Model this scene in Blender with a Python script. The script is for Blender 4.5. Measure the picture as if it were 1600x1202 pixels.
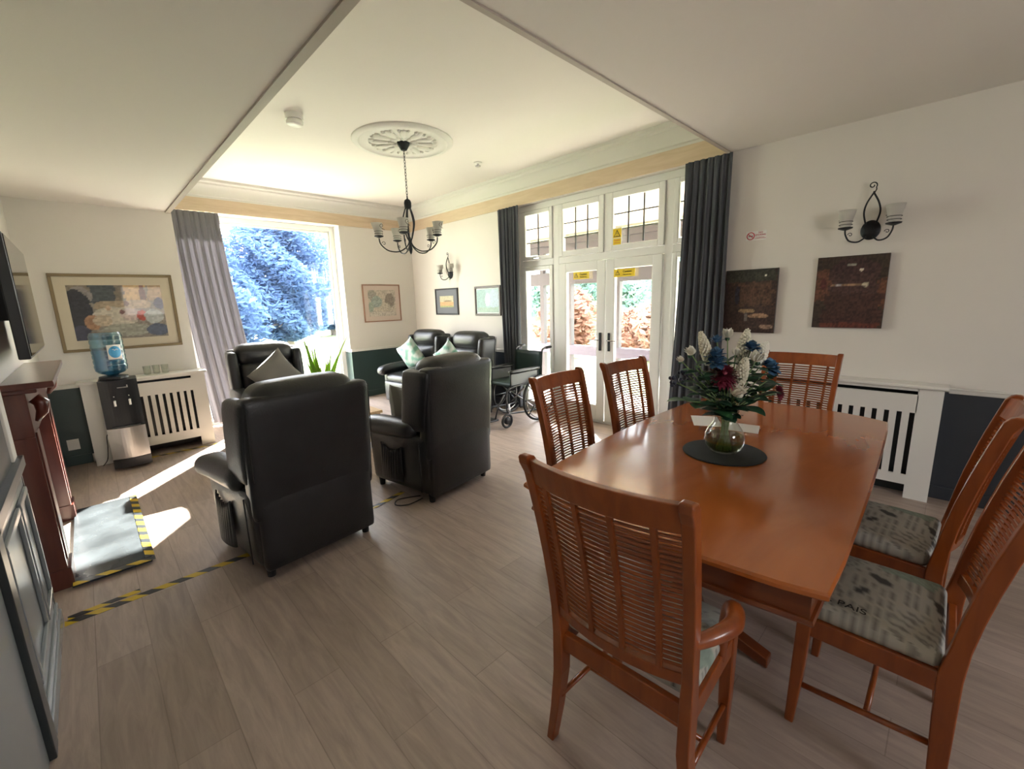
import bpy, bmesh, math, random
from mathutils import Vector, Matrix
from math import sin, cos, pi, radians as rad
for o in list(bpy.data.objects): bpy.data.objects.remove(o)
C = bpy.context.scene.collection
random.seed(7)

# ------------------------------------------------------------------ camera
H = 1.55
yaw, pitch, roll = rad(44.23), rad(-10.96), rad(-1.66)
F = Vector((sin(yaw)*cos(pitch), cos(yaw)*cos(pitch), sin(pitch)))
R0 = Vector((cos(yaw), -sin(yaw), 0)); U0 = R0.cross(F)
R = R0*cos(roll) + U0*sin(roll); U = -R0*sin(roll) + U0*cos(roll)
cd = bpy.data.cameras.new('camera'); cam = bpy.data.objects.new('camera', cd); C.objects.link(cam)
cam.matrix_world = Matrix(((R.x, U.x, -F.x, 0), (R.y, U.y, -F.y, 0), (R.z, U.z, -F.z, H), (0, 0, 0, 1)))
cd.sensor_width = 36; cd.lens = 36*676.2/1600; cd.clip_start = .02; cd.clip_end = 300
bpy.context.scene.camera = cam

# ------------------------------------------------------------------ light
XR, XD, YB, YW, YA, XL, XN = 4.38, 4.49, 6.97, 7.2, 6.25, -.36, -.33   # right wall, door plane, window wall, glass, alcove wall, left walls
XE, YN = XR+.30, -3.0                                                  # outer face of the right wall, back wall
ZS, ZL, ZT = 2.80, 2.62, 3.17                                          # right soffit, left beam, tray ceiling
sc = bpy.context.scene
sc.view_settings.view_transform = 'Standard'; sc.view_settings.look = 'None'
sc.view_settings.exposure = 3.12; sc.view_settings.gamma = 1.0
w = bpy.data.worlds.new('sky'); sc.world = w; w.use_nodes = True
nt = w.node_tree; nt.nodes.clear()
tc = nt.nodes.new('ShaderNodeTexCoord'); sx = nt.nodes.new('ShaderNodeSeparateXYZ'); cr = nt.nodes.new('ShaderNodeValToRGB')
cr.color_ramp.elements[0].position = .0; cr.color_ramp.elements[0].color = (1, .96, .90, 1)
cr.color_ramp.elements[1].position = .7; cr.color_ramp.elements[1].color = (.74, .79, .95, 1)
bg = nt.nodes.new('ShaderNodeBackground'); bg.inputs[1].default_value = 2.6
wo = nt.nodes.new('ShaderNodeOutputWorld')
nt.links.new(tc.outputs['Generated'], sx.inputs[0]); nt.links.new(sx.outputs[2], cr.inputs[0])
nt.links.new(cr.outputs[0], bg.inputs[0]); nt.links.new(bg.outputs[0], wo.inputs[0])
AZ, EL = rad(38.5), rad(29.7)
sd = bpy.data.lights.new('sun', 'SUN'); sd.energy = 12; sd.angle = rad(.6); sd.color = (1, .93, .83)
sun = bpy.data.objects.new('sun', sd); C.objects.link(sun)
sdir = Vector((sin(AZ)*cos(EL), cos(AZ)*cos(EL), sin(EL)))
sun.rotation_euler = sdir.to_track_quat('Z', 'Y').to_euler(); sun.location = (20, 25, 18)
def portal(loc, rot, sx_, sy_):
    l = bpy.data.lights.new('portal', 'AREA'); l.shape = 'RECTANGLE'; l.size = sx_; l.size_y = sy_; l.cycles.is_portal = True
    o = bpy.data.objects.new('portal', l); C.objects.link(o); o.location = loc; o.rotation_euler = rot
portal((2.05, YW+.06, 1.4), (rad(-90), 0, 0), 2.2, 2.9)
portal((1.35, YN-.1, 1.82), (rad(90), 0, 0), 1.1, .9)  # portal for the added fill window behind the camera
portal((XD+.1, 2.97, 1.4), (rad(90), 0, rad(90)), 2.9, 2.9)

# ------------------------------------------------------------------ materials
def mat(name, col, rough=.5, metal=0., bump=0., bscale=40., var=0., vscale=3., coat=0., spec=.5, trans=0., vmap=(1, 1, 1), sheen=0.):
    m = bpy.data.materials.new(name); m.use_nodes = True; n = m.node_tree; b = n.nodes['Principled BSDF']
    b.inputs['Base Color'].default_value = (*col, 1); b.inputs['Roughness'].default_value = rough; b.inputs['Metallic'].default_value = metal
    b.inputs['Coat Weight'].default_value = coat; b.inputs['Coat Roughness'].default_value = .12
    b.inputs['Specular IOR Level'].default_value = spec; b.inputs['Transmission Weight'].default_value = trans
    b.inputs['Sheen Weight'].default_value = sheen
    t = n.nodes.new('ShaderNodeTexCoord'); mp = n.nodes.new('ShaderNodeMapping'); mp.inputs['Scale'].default_value = vmap
    n.links.new(t.outputs['Object'], mp.inputs[0])
    if var:
        nz = n.nodes.new('ShaderNodeTexNoise'); nz.inputs['Scale'].default_value = vscale; nz.inputs['Detail'].default_value = 6
        n.links.new(mp.outputs[0], nz.inputs['Vector'])
        r = n.nodes.new('ShaderNodeValToRGB'); e = r.color_ramp.elements
        e[0].position = .3; e[1].position = .7
        e[0].color = (*[max(0, c*(1-var)) for c in col], 1); e[1].color = (*[min(1, c*(1+var)) for c in col], 1)
        n.links.new(nz.outputs[0], r.inputs[0]); n.links.new(r.outputs[0], b.inputs['Base Color'])
    if bump:
        nz = n.nodes.new('ShaderNodeTexNoise'); nz.inputs['Scale'].default_value = bscale; nz.inputs['Detail'].default_value = 4
        n.links.new(mp.outputs[0], nz.inputs['Vector'])
        bp = n.nodes.new('ShaderNodeBump'); bp.inputs['Strength'].default_value = bump; bp.inputs['Distance'].default_value = .01
        n.links.new(nz.outputs[0], bp.inputs['Height']); n.links.new(bp.outputs[0], b.inputs['Normal'])
    return m
def glass(name, tint=(1, 1, 1), rough=.02, extra=0.):
    m = bpy.data.materials.new(name); m.use_nodes = True; n = m.node_tree; n.nodes.clear()
    o = n.nodes.new('ShaderNodeOutputMaterial'); mx = n.nodes.new('ShaderNodeMixShader'); lw = n.nodes.new('ShaderNodeLayerWeight'); lw.inputs[0].default_value = .5
    pw = n.nodes.new('ShaderNodeMath'); pw.operation = 'POWER'; pw.inputs[1].default_value = 5; n.links.new(lw.outputs['Facing'], pw.inputs[0])
    fr = n.nodes.new('ShaderNodeMath'); fr.operation = 'MULTIPLY_ADD'; fr.inputs[1].default_value = .95; fr.inputs[2].default_value = .045; n.links.new(pw.outputs[0], fr.inputs[0])
    t = n.nodes.new('ShaderNodeBsdfTransparent'); t.inputs[0].default_value = (*tint, 1)
    g = n.nodes.new('ShaderNodeBsdfGlossy'); g.inputs['Roughness'].default_value = rough
    ad = n.nodes.new('ShaderNodeMath'); ad.operation = 'ADD'; ad.inputs[1].default_value = extra; ad.use_clamp = True
    n.links.new(fr.outputs[0], ad.inputs[0]); n.links.new(ad.outputs[0], mx.inputs[0])
    n.links.new(t.outputs[0], mx.inputs[1]); n.links.new(g.outputs[0], mx.inputs[2]); n.links.new(mx.outputs[0], o.inputs[0])
    return m
def sheer(name, col, tr):            # cloth that lets light through
    m = bpy.data.materials.new(name); m.use_nodes = True; n = m.node_tree; n.nodes.clear()
    o = n.nodes.new('ShaderNodeOutputMaterial'); mx = n.nodes.new('ShaderNodeMixShader'); mx.inputs[0].default_value = tr
    d = n.nodes.new('ShaderNodeBsdfDiffuse'); d.inputs[0].default_value = (*col, 1)
    t = n.nodes.new('ShaderNodeBsdfTranslucent'); t.inputs[0].default_value = (*col, 1)
    n.links.new(d.outputs[0], mx.inputs[1]); n.links.new(t.outputs[0], mx.inputs[2]); n.links.new(mx.outputs[0], o.inputs[0])
    return m
def floor_mat():
    m = bpy.data.materials.new('plank_floor'); m.use_nodes = True; n = m.node_tree; b = n.nodes['Principled BSDF']; b.inputs['Roughness'].default_value = .42
    L = n.links.new
    t = n.nodes.new('ShaderNodeTexCoord'); mp = n.nodes.new('ShaderNodeMapping'); mp.inputs['Rotation'].default_value = (0, 0, rad(90))
    L(t.outputs['Object'], mp.inputs[0])
    br = n.nodes.new('ShaderNodeTexBrick'); br.inputs['Scale'].default_value = 1; br.inputs['Brick Width'].default_value = 1.25; br.inputs['Row Height'].default_value = .19
    br.inputs['Mortar Size'].default_value = .0022; br.inputs['Mortar Smooth'].default_value = .3; br.offset = .37
    br.inputs['Color1'].default_value = (.375, .297, .248, 1); br.inputs['Color2'].default_value = (.46, .37, .315, 1); br.inputs['Mortar'].default_value = (.31, .245, .205, 1)
    L(mp.outputs[0], br.inputs['Vector'])
    m2 = n.nodes.new('ShaderNodeMapping'); m2.inputs['Scale'].default_value = (11, 1.3, 1); L(t.outputs['Object'], m2.inputs[0])
    nz = n.nodes.new('ShaderNodeTexNoise'); nz.inputs['Scale'].default_value = 2.2; nz.inputs['Detail'].default_value = 9; nz.inputs['Roughness'].default_value = .65; nz.inputs['Distortion'].default_value = .8
    L(m2.outputs[0], nz.inputs['Vector'])
    r = n.nodes.new('ShaderNodeValToRGB'); r.color_ramp.elements[0].position = .32; r.color_ramp.elements[1].position = .68
    r.color_ramp.elements[0].color = (.76, .74, .73, 1); r.color_ramp.elements[1].color = (1.15, 1.13, 1.11, 1); L(nz.outputs[0], r.inputs[0])
    mx = n.nodes.new('ShaderNodeMix'); mx.data_type = 'RGBA'; mx.blend_type = 'MULTIPLY'; mx.inputs[0].default_value = .85
    L(br.outputs[0], mx.inputs[6]); L(r.outputs[0], mx.inputs[7]); L(mx.outputs[2], b.inputs['Base Color'])
    bp = n.nodes.new('ShaderNodeBump'); bp.inputs['Strength'].default_value = .25; bp.inputs['Distance'].default_value = .004; L(nz.outputs[0], bp.inputs['Height']); L(bp.outputs[0], b.inputs['Normal'])
    return m
def wood(name, c1, c2, rough=.3, sc_=(14, 1.5, 14), coat=.3, k=2.):
    m = bpy.data.materials.new(name); m.use_nodes = True; n = m.node_tree; b = n.nodes['Principled BSDF']; b.inputs['Roughness'].default_value = rough
    b.inputs['Coat Weight'].default_value = coat; b.inputs['Coat Roughness'].default_value = .1
    t = n.nodes.new('ShaderNodeTexCoord'); mp = n.nodes.new('ShaderNodeMapping'); mp.inputs['Scale'].default_value = sc_; n.links.new(t.outputs['Object'], mp.inputs[0])
    nz = n.nodes.new('ShaderNodeTexNoise'); nz.inputs['Scale'].default_value = k; nz.inputs['Detail'].default_value = 8; nz.inputs['Distortion'].default_value = 1
    n.links.new(mp.outputs[0], nz.inputs['Vector'])
    r = n.nodes.new('ShaderNodeValToRGB'); r.color_ramp.elements[0].position = .3; r.color_ramp.elements[1].position = .7
    r.color_ramp.elements[0].color = (*c1, 1); r.color_ramp.elements[1].color = (*c2, 1)
    n.links.new(nz.outputs[0], r.inputs[0]); n.links.new(r.outputs[0], b.inputs['Base Color'])
    return m
def tape_mat():
    m = bpy.data.materials.new('hazard_tape'); m.use_nodes = True; n = m.node_tree; b = n.nodes['Principled BSDF']; b.inputs['Roughness'].default_value = .35
    t = n.nodes.new('ShaderNodeTexCoord'); s = n.nodes.new('ShaderNodeSeparateXYZ'); n.links.new(t.outputs['Object'], s.inputs[0])
    a = n.nodes.new('ShaderNodeMath'); a.operation = 'ADD'; n.links.new(s.outputs[0], a.inputs[0]); n.links.new(s.outputs[1], a.inputs[1])
    mu = n.nodes.new('ShaderNodeMath'); mu.operation = 'MULTIPLY'; mu.inputs[1].default_value = 7.2; n.links.new(a.outputs[0], mu.inputs[0])
    fr = n.nodes.new('ShaderNodeMath'); fr.operation = 'FRACT'; n.links.new(mu.outputs[0], fr.inputs[0])
    g = n.nodes.new('ShaderNodeMath'); g.operation = 'GREATER_THAN'; g.inputs[1].default_value = .5; n.links.new(fr.outputs[0], g.inputs[0])
    mx = n.nodes.new('ShaderNodeMix'); mx.data_type = 'RGBA'; mx.inputs[6].default_value = (.02, .025, .03, 1); mx.inputs[7].default_value = (.62, .42, .02, 1)
    n.links.new(g.outputs[0], mx.inputs[0]); n.links.new(mx.outputs[2], b.inputs['Base Color'])
    return m
def vcol(name, rough=.6, coat=0.):
    m = bpy.data.materials.new(name); m.use_nodes = True; n = m.node_tree; b = n.nodes['Principled BSDF']; b.inputs['Roughness'].default_value = rough; b.inputs['Coat Weight'].default_value = coat
    a = n.nodes.new('ShaderNodeAttribute'); a.attribute_name = 'art'; n.links.new(a.outputs['Color'], b.inputs['Base Color'])
    return m
M = dict(
    wall=mat('wall_paint', (.74, .70, .655), .8, bump=.08, bscale=90), ceil=mat('ceiling_paint', (.76, .725, .68), .85, bump=.05, bscale=60),
    trim=mat('taupe_trim', (.46, .41, .36), .6),
    white=mat('white_gloss_paint', (.78, .76, .72), .35), upvc=mat('white_upvc', (.82, .82, .80), .25), darkgap=mat('window_gasket', (.03, .03, .03), .6),
    teal=mat('dark_green_paint', (.035, .062, .06), .35, var=.08), navy=mat('slate_paint', (.035, .043, .055), .45, var=.08),
    greypaint=mat('grey_gloss_paint', (.24, .26, .27), .22), greydark=mat('dark_grey_paint', (.03, .036, .038), .3),
    pale=wood('pale_timber', (.60, .46, .31), (.68, .54, .39), .5, (1, 1, 8), 0), plaster=mat('plaster', (.68, .67, .62), .7),
    floor=floor_mat(), tape=tape_mat(),
    leather=mat('black_leather', (.014, .0145, .016), .36, bump=.18, bscale=120, var=.2, vscale=8),
    leather2=mat('black_leather_vinyl', (.012, .013, .015), .45, bump=.15, bscale=140),
    rubber=mat('black_rubber', (.015, .015, .016), .6), metal=mat('steel', (.5, .5, .52), .25, 1), iron=mat('wrought_iron', (.02, .022, .026), .45, .6, bump=.3, bscale=80),
    chairwood=wood('cherry_wood', (.21, .042, .006), (.32, .076, .012), .3, (9, 9, 1.4)),
    tablewood=wood('cherry_table_wood', (.35, .090, .018), (.45, .130, .028), .2, (1.5, 5, 9), .6, 1.2),
    edge=wood('dark_cherry_edge', (.14, .03, .008), (.20, .05, .012), .3),
    mahog=wood('mahogany', (.075, .014, .009), (.12, .026, .015), .28, (9, 9, 1.2), .4), lightwood=wood('light_oak', (.50, .33, .17), (.62, .43, .24), .45),
    glass=glass('window_glass', (.97, .985, .98)), vaseg=glass('clear_glass', (.95, .97, .95), .02, .02), water=glass('vase_water', (.62, .62, .34), .03),
    cup=sheer('frosted_glass', (.72, .70, .66), .35), bottle=glass('blue_plastic', (.42, .66, .80), .15, .12),
    curt=sheer('grey_curtain', (.125, .132, .15), .22), curtp=sheer('pale_curtain', (.28, .27, .29), .35),
    slate=mat('dark_slate', (.05, .058, .065), .22, var=.35, vscale=5), blackp=mat('black_plastic', (.012, .013, .015), .3), screen=mat('tv_screen', (.006, .007, .008), .08, spec=.9),
    silver=mat('brushed_silver', (.46, .44, .42), .3, .9), mat_=mat('black_placemat', (.014, .017, .019), .8, bump=.4, bscale=200),
    news=vcol('newsprint_fabric', .85), art=vcol('picture_print', .5, .2), canvas=vcol('canvas_print', .55),
    gold=mat('tarnished_gold', (.24, .18, .10), .4, .4, bump=.3, bscale=150), mount=mat('cream_mount', (.60, .53, .42), .7), mountp=mat('pink_mount', (.62, .50, .44), .7),
    mountg=mat('grey_mount', (.18, .19, .22), .7), mountw=mat('white_mount', (.70, .74, .74), .7), sidep=mat('grey_side_panel', (.11, .115, .12), .5),
    fr_br=mat('brown_frame', (.055, .03, .022), .4), fr_bk=mat('charcoal_frame', (.03, .03, .036), .4), fr_pk=mat('rosewood_frame', (.33, .17, .11), .4),
    yellow=mat('sign_yellow', (.85, .60, .01), .45), black=mat('print_black', (.01, .01, .01), .6), signw=mat('sign_white', (.82, .82, .80), .4), red=mat('sign_red', (.55, .03, .07), .5),
    leaf=mat('leaf_green', (.03, .10, .035), .45, var=.4, vscale=20), leafd=mat('dark_leaf', (.02, .07, .035), .4, var=.3, vscale=20), leafy=sheer('bright_leaf', (.36, .55, .10), .45),
    stem=mat('pale_stem', (.16, .26, .09), .5), fwhite=mat('white_petal', (.82, .80, .72), .7), fcream=mat('cream_petal', (.78, .74, .60), .7, bump=.5, bscale=200),
    fblue=mat('blue_petal', (.06, .15, .27), .6, var=.4, vscale=40), fred=mat('burgundy_petal', (.16, .012, .035), .6), fnavy=mat('navy_berry', (.015, .02, .045), .4),
    taupe=mat('taupe_velvet', (.16, .15, .13), .8, sheen=.3), leafprint=vcol('leaf_print_fabric', .8),
    lawn=mat('lawn_grass', (.24, .29, .14), .9, var=.3, vscale=1.2), paving=mat('paving', (.55, .50, .44), .8, var=.15, vscale=2),
    flareblue=sheer('flare_blue_foliage', (.10, .165, .31), .4), bush=sheer('bush_foliage', (.15, .24, .19), .4), autumn=sheer('autumn_foliage', (.36, .21, .15), .4),  # conifer foliage carries the blue glow of lens flare in its colour
    bark=mat('bark', (.16, .13, .13), .9), brick=mat('porch_timber', (.05, .042, .048), .6), porch=mat('porch_lining', (.80, .66, .58), .7), purple=mat('porch_rail_paint', (.065, .055, .085), .5),
    cable=mat('cable', (.02, .02, .02), .5), paper=mat('paper', (.80, .79, .80), .7), yellowled=mat('chrome', (.7, .7, .7), .15, 1), wheelg=mat('wheelchair_vinyl', (.02, .045, .04), .5),
    blue=mat('label_blue', (.06, .32, .62), .5), orange=mat('orange_tape', (.75, .33, .01), .45), pot=mat('plant_pot', (.30, .27, .24), .6), soil=mat('soil', (.03, .02, .015), .9),
)

# ------------------------------------------------------------------ mesh builder
class MB:
    def __init__(s): s.v = []; s.f = []; s.mi = []; s.m = Matrix(); s.cur = 0
    def add(s, vs, fs):
        b = len(s.v); s.v += [s.m @ Vector(p) for p in vs]; s.f += [tuple(b+i for i in f) for f in fs]; s.mi += [s.cur]*len(fs); return s
    def box(s, x0, x1, y0, y1, z0, z1):
        return s.add([(x0, y0, z0), (x1, y0, z0), (x1, y1, z0), (x0, y1, z0), (x0, y0, z1), (x1, y0, z1), (x1, y1, z1), (x0, y1, z1)],
                     [(3, 2, 1, 0), (4, 5, 6, 7), (0, 1, 5, 4), (1, 2, 6, 5), (2, 3, 7, 6), (3, 0, 4, 7)])
    def hexa(s, lo, hi):                     # lower quad and upper quad, each four points
        return s.add(list(lo)+list(hi), [(3, 2, 1, 0), (4, 5, 6, 7), (0, 1, 5, 4), (1, 2, 6, 5), (2, 3, 7, 6), (3, 0, 4, 7)])
    def tube(s, pts, r, seg=8, closed=False, cap=True):
        pts = [Vector(p) for p in pts]; n = len(pts); rr = r if isinstance(r, (list, tuple)) else [r]*n
        vs = []; fs = []; up = None
        for i, p in enumerate(pts):
            a = pts[(i-1) % n] if (i > 0 or closed) else p; b = pts[(i+1) % n] if (i < n-1 or closed) else p
            t = (b-a).normalized()
            if up is None: up = Vector((0, 0, 1)) if abs(t.z) < .9 else Vector((1, 0, 0))
            u = (up - t*up.dot(t))
            if u.length < 1e-6: u = t.orthogonal()
            u.normalize(); up = u; w_ = t.cross(u)
            for k in range(seg):
                q = 2*pi*k/seg; vs.append(p + (u*cos(q)+w_*sin(q))*rr[i])
        m = n if closed else n-1
        for i in range(m):
            for k in range(seg):
                j = (i+1) % n; fs.append((i*seg+k, i*seg+(k+1) % seg, j*seg+(k+1) % seg, j*seg+k))
        if cap and not closed: fs += [tuple(range(seg))[::-1], tuple((n-1)*seg+k for k in range(seg))]
        return s.add(vs, fs)
    def cyl(s, a, b, r, seg=16, r2=None): return s.tube([a, b], [r, r if r2 is None else r2], seg)
    def lathe(s, prof, seg=24, c=(0, 0, 0), sx=1, sy=1):
        vs = []; fs = []; n = len(prof)
        for r, z in prof:
            for k in range(seg): q = 2*pi*k/seg; vs.append((c[0]+r*sx*cos(q), c[1]+r*sy*sin(q), c[2]+z))
        for i in range(n-1):
            for k in range(seg): fs.append((i*seg+k, i*seg+(k+1) % seg, (i+1)*seg+(k+1) % seg, (i+1)*seg+k))
        if prof[0][0] > 1e-4: fs.append(tuple(range(seg))[::-1])
        if prof[-1][0] > 1e-4: fs.append(tuple((n-1)*seg+k for k in range(seg)))
        return s.add(vs, fs)
    def prism(s, pts, z0, z1):               # outline in xy extruded in z
        n = len(pts); return s.add([(x, y, z0) for x, y in pts]+[(x, y, z1) for x, y in pts],
            [tuple(range(n))[::-1], tuple(range(n, 2*n))]+[(i, (i+1) % n, n+(i+1) % n, n+i) for i in range(n)])
    def puff(s, x0, x1, y0, y1, z0, z1, r=.04, n=8, bulge=(0, 0, 0), fn=None):
        c = Vector(((x0+x1)/2, (y0+y1)/2, (z0+z1)/2)); h = Vector(((x1-x0)/2, (y1-y0)/2, (z1-z0)/2)); r = min(r, min(h)*.98)
        idx = {}; vs = []; fs = []
        def g(i):                            # more rows near the edges
            t = 2*i/n-1; return sin(t*pi/2)
        def V(i, j, k):
            key = (i, j, k)
            if key not in idx:
                q = Vector((g(i)*h.x, g(j)*h.y, g(k)*h.z)); inner = Vector([max(-(h[a]-r), min(h[a]-r, q[a])) for a in range(3)])
                d = q-inner; p = inner + (d.normalized()*r if d.length > 1e-9 else d)
                u = [p[a]/h[a] for a in range(3)]
                for a in range(3):
                    o1, o2 = [b for b in range(3) if b != a]
                    p[a] += bulge[a]*u[a]*(1-u[o1]**2)*(1-u[o2]**2)
                if fn: p = Vector(fn(p, u))
                idx[key] = len(vs); vs.append(p+c)
            return idx[key]
        for i in range(n):
            for j in range(n):
                fs += [(V(i, j, 0), V(i, j+1, 0), V(i+1, j+1, 0), V(i+1, j, 0)), (V(i, j, n), V(i+1, j, n), V(i+1, j+1, n), V(i, j+1, n)),
                       (V(i, 0, j), V(i+1, 0, j), V(i+1, 0, j+1), V(i, 0, j+1)), (V(i, n, j), V(i, n, j+1), V(i+1, n, j+1), V(i+1, n, j)),
                       (V(0, i, j), V(0, i, j+1), V(0, i+1, j+1), V(0, i+1, j)), (V(n, i, j), V(n, i+1, j), V(n, i+1, j+1), V(n, i, j+1))]
        return s.add(vs, fs)
    def grid(s, fn, nu, nv):
        return s.add([fn(i/nu, j/nv) for i in range(nu+1) for j in range(nv+1)], [(i*(nv+1)+j, (i+1)*(nv+1)+j, (i+1)*(nv+1)+j+1, i*(nv+1)+j+1) for i in range(nu) for j in range(nv)])
    def ball(s, c, r, u=8, v=6):
        rx, ry, rz = r if isinstance(r, (tuple, list)) else (r, r, r)
        return s.lathe([(max(1e-5, sin(pi*i/v)), -cos(pi*i/v)) for i in range(v+1)], u) if False else s.add(
            [(c[0]+rx*max(1e-4, sin(pi*i/v))*cos(2*pi*k/u), c[1]+ry*max(1e-4, sin(pi*i/v))*sin(2*pi*k/u), c[2]-rz*cos(pi*i/v)) for i in range(v+1) for k in range(u)],
            [(i*u+k, i*u+(k+1) % u, (i+1)*u+(k+1) % u, (i+1)*u+k) for i in range(v) for k in range(u)])
    def build(s, name, m, parent=None, smooth=False, col=None, bevel=0., solid=0., **tags):
        me = bpy.data.meshes.new(name); me.from_pydata([tuple(p) for p in s.v], [], s.f)
        for x in (m if isinstance(m, (list, tuple)) else [m]): me.materials.append(x)
        if any(s.mi): me.polygons.foreach_set('material_index', s.mi)
        if smooth:
            me.polygons.foreach_set('use_smooth', [True]*len(me.polygons))
            if smooth is not True: me.set_sharp_from_angle(angle=rad(smooth))
        if col:
            at = me.color_attributes.new('art', 'FLOAT_COLOR', 'POINT')
            at.data.foreach_set('color', [c for p in s.v for c in (*col(p), 1)])
        me.validate(); me.update()
        o = bpy.data.objects.new(name, me); C.objects.link(o)
        if parent: o.parent = parent
        if bevel:
            b = o.modifiers.new('b', 'BEVEL'); b.width = bevel; b.segments = 2; b.limit_method = 'ANGLE'
        if solid:
            b = o.modifiers.new('s', 'SOLIDIFY'); b.thickness = solid
        for k, v in tags.items(): o[k] = v
        return o
def thing(name, label, cat, loc=(0, 0, 0), rz=0, group=None):
    o = bpy.data.objects.new(name, None); C.objects.link(o); o.location = loc; o.rotation_euler = (0, 0, rz); o.empty_display_size = .1
    o['label'] = label; o['category'] = cat
    if group: o['group'] = group
    return o
def tag(o, label, cat, group=None):
    o['label'] = label; o['category'] = cat
    if group: o['group'] = group
    return o
def struct(o): o['kind'] = 'structure'; return o
def copy_tree(o, parent=None):
    c = o.copy(); C.objects.link(c); c.parent = parent
    for ch in list(o.children): copy_tree(ch, c)
    return c
def text(body, size, m, parent, loc, rot, name='lettering', ext=.0006, align='CENTER'):
    cu = bpy.data.curves.new(name, 'FONT'); cu.body = body; cu.size = size; cu.extrude = ext; cu.align_x = align; cu.align_y = 'CENTER'
    q = bpy.data.objects.new(name, cu); C.objects.link(q)
    me = bpy.data.meshes.new_from_object(q.evaluated_get(bpy.context.evaluated_depsgraph_get())); bpy.data.objects.remove(q)
    o = bpy.data.objects.new(name, me); C.objects.link(o); me.materials.clear(); me.materials.append(m); o.parent = parent; o.location = loc; o.rotation_euler = rot
    return o
def B(): return MB()
def bez(pts, n=8):                            # smooth curve through points (Catmull-Rom)
    P = [Vector(p) for p in pts]; out = []
    for i in range(len(P)-1):
        a = P[max(0, i-1)]; b = P[i]; c = P[i+1]; d = P[min(len(P)-1, i+2)]
        for k in range(n):
            t = k/n; out.append(.5*((2*b)+(c-a)*t+(2*a-5*b+4*c-d)*t*t+(3*b-a-3*c+d)*t**3))
    return out+[P[-1]]

# ================================================================== room shell
struct(B().box(-.6, XE, YN-.2, YW+.15, -.1, 0).build('floor', M['floor']))
# left beam (lower), right soffit, tray ceiling
struct(B().box(-.6, .868, YN-.2, YA+.1, ZL, ZT+.2).build('ceiling', M['ceil']))
struct(B().box(.868, XE, YN-.2, 1.61, ZS, ZT+.2).build('ceiling', M['ceil']))
struct(B().box(.868, XE, 1.61, YW+.15, ZT, ZT+.2).build('ceiling', M['ceil']))
struct(B().box(.83, .875, YN, YA, ZL-.012, ZL).box(.875, XR, 1.585, 1.617, ZS-.008, ZS+.03).build('trim_1', M['trim']))
# left walls
struct(B().box(-.6, XN, YN-.2, 3.04, 0, ZL).build('wall_left', M['wall']))
struct(B().box(-.6, XL, 3.04, YA+.1, 0, ZL).build('wall_left', M['wall']))
struct(B().box(-.6, .8, YN-.2, YN, 0, ZS).box(1.9, XE, YN-.2, YN, 0, ZS).box(.8, 1.9, YN-.2, YN, 0, 1.4).box(.8, 1.9, YN-.2, YN, 2.25, ZS).build('wall_back', M['wall']))
struct(B().box(.8, .86, YN-.15, YN-.08, 1.4, 2.25).box(1.84, 1.9, YN-.15, YN-.08, 1.4, 2.25).box(.86, 1.84, YN-.15, YN-.08, 1.4, 1.46).box(.86, 1.84, YN-.15, YN-.08, 2.19, 2.25).build('added_fill_window', M['white']))  # unseen window and its wall opening, added to let in fill light
# far wall: alcove section, return, window section
struct(B().box(-.6, .885, YA, YA+.12, 0, ZL).box(.80, .885, YA+.12, YW+.15, 0, ZT).box(-.6, .885, YA, YA+.12, ZL, ZT).build('wall_far', M['wall']))
w_ = B().box(.885, 1.04, YB, YW+.15, 0, ZT).box(3.10, XE, YB, YW+.15, 0, ZT).box(1.04, 3.10, YB, YW+.15, 2.80, ZT)
struct(w_.build('wall_far', M['wall']))
# right wall with french-window opening Y 1.60..4.36
struct(B().box(XR, XE, 4.36, YW+.15, 0, ZT).box(XR, XE, YN, 1.60, 0, ZT).box(XR, XE, 1.60, 4.36, 2.79, ZT).build('wall_right', M['wall']))
# dado colour panels and rails
struct(B().box(XL-.01, .878, YA-.006, YA+.002, .09, .80).build('wall_far_dado', M['teal']))
struct(B().box(3.104, XR, YB-.006, YB+.002, .09, .80).box(3.096, 3.104, YB-.006, YW, 0, .79).build('wall_far_dado', M['teal']))
struct(B().box(XR-.006, XR+.002, 4.36, YB, .09, .81).box(XR-.006, XR+.002, YN, 1.60, .09, .81).build('wall_right_dado', M['navy']))
def rail(x0, x1, y0, y1, z): return (x0, x1, y0, y1, z, z+.035)
def rails(name, segs, m, z=.80):
    b = B()
    for x0, x1, y0, y1 in segs: b.box(x0, x1, y0, y1, z, z+.028); b.box(*[q for q in (x0-.008 if x1-x0 < .1 else x0, x1, y0-.008 if y1-y0 < .1 else y0, y1)], z+.028, z+.042)
    return struct(b.build(name, m, bevel=.004))
rails('trim_2', [(XL, -.13, YA-.022, YA)], M['white'])
rails('trim_3', [(3.09, XR, YB-.022, YB)], M['white'], .79)
rails('trim_4', [(XR-.022, XR, 4.6, YB), (XR-.022, XR, YN, -.02)], M['white'], .805)
struct(B().box(XR-.018, XR, 4.4, YB, 0, .10).box(XR-.018, XR, .62, 1.6, 0, .10).box(XR-.018, XR, YN, 0, 0, .10).build('baseboard_right', M['navy'], bevel=.004))
struct(B().box(3.1, XR, YB-.018, YB, 0, .10).box(XL, -.14, YA-.018, YA, 0, .1).build('baseboard_far', M['teal'], bevel=.004))
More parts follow.
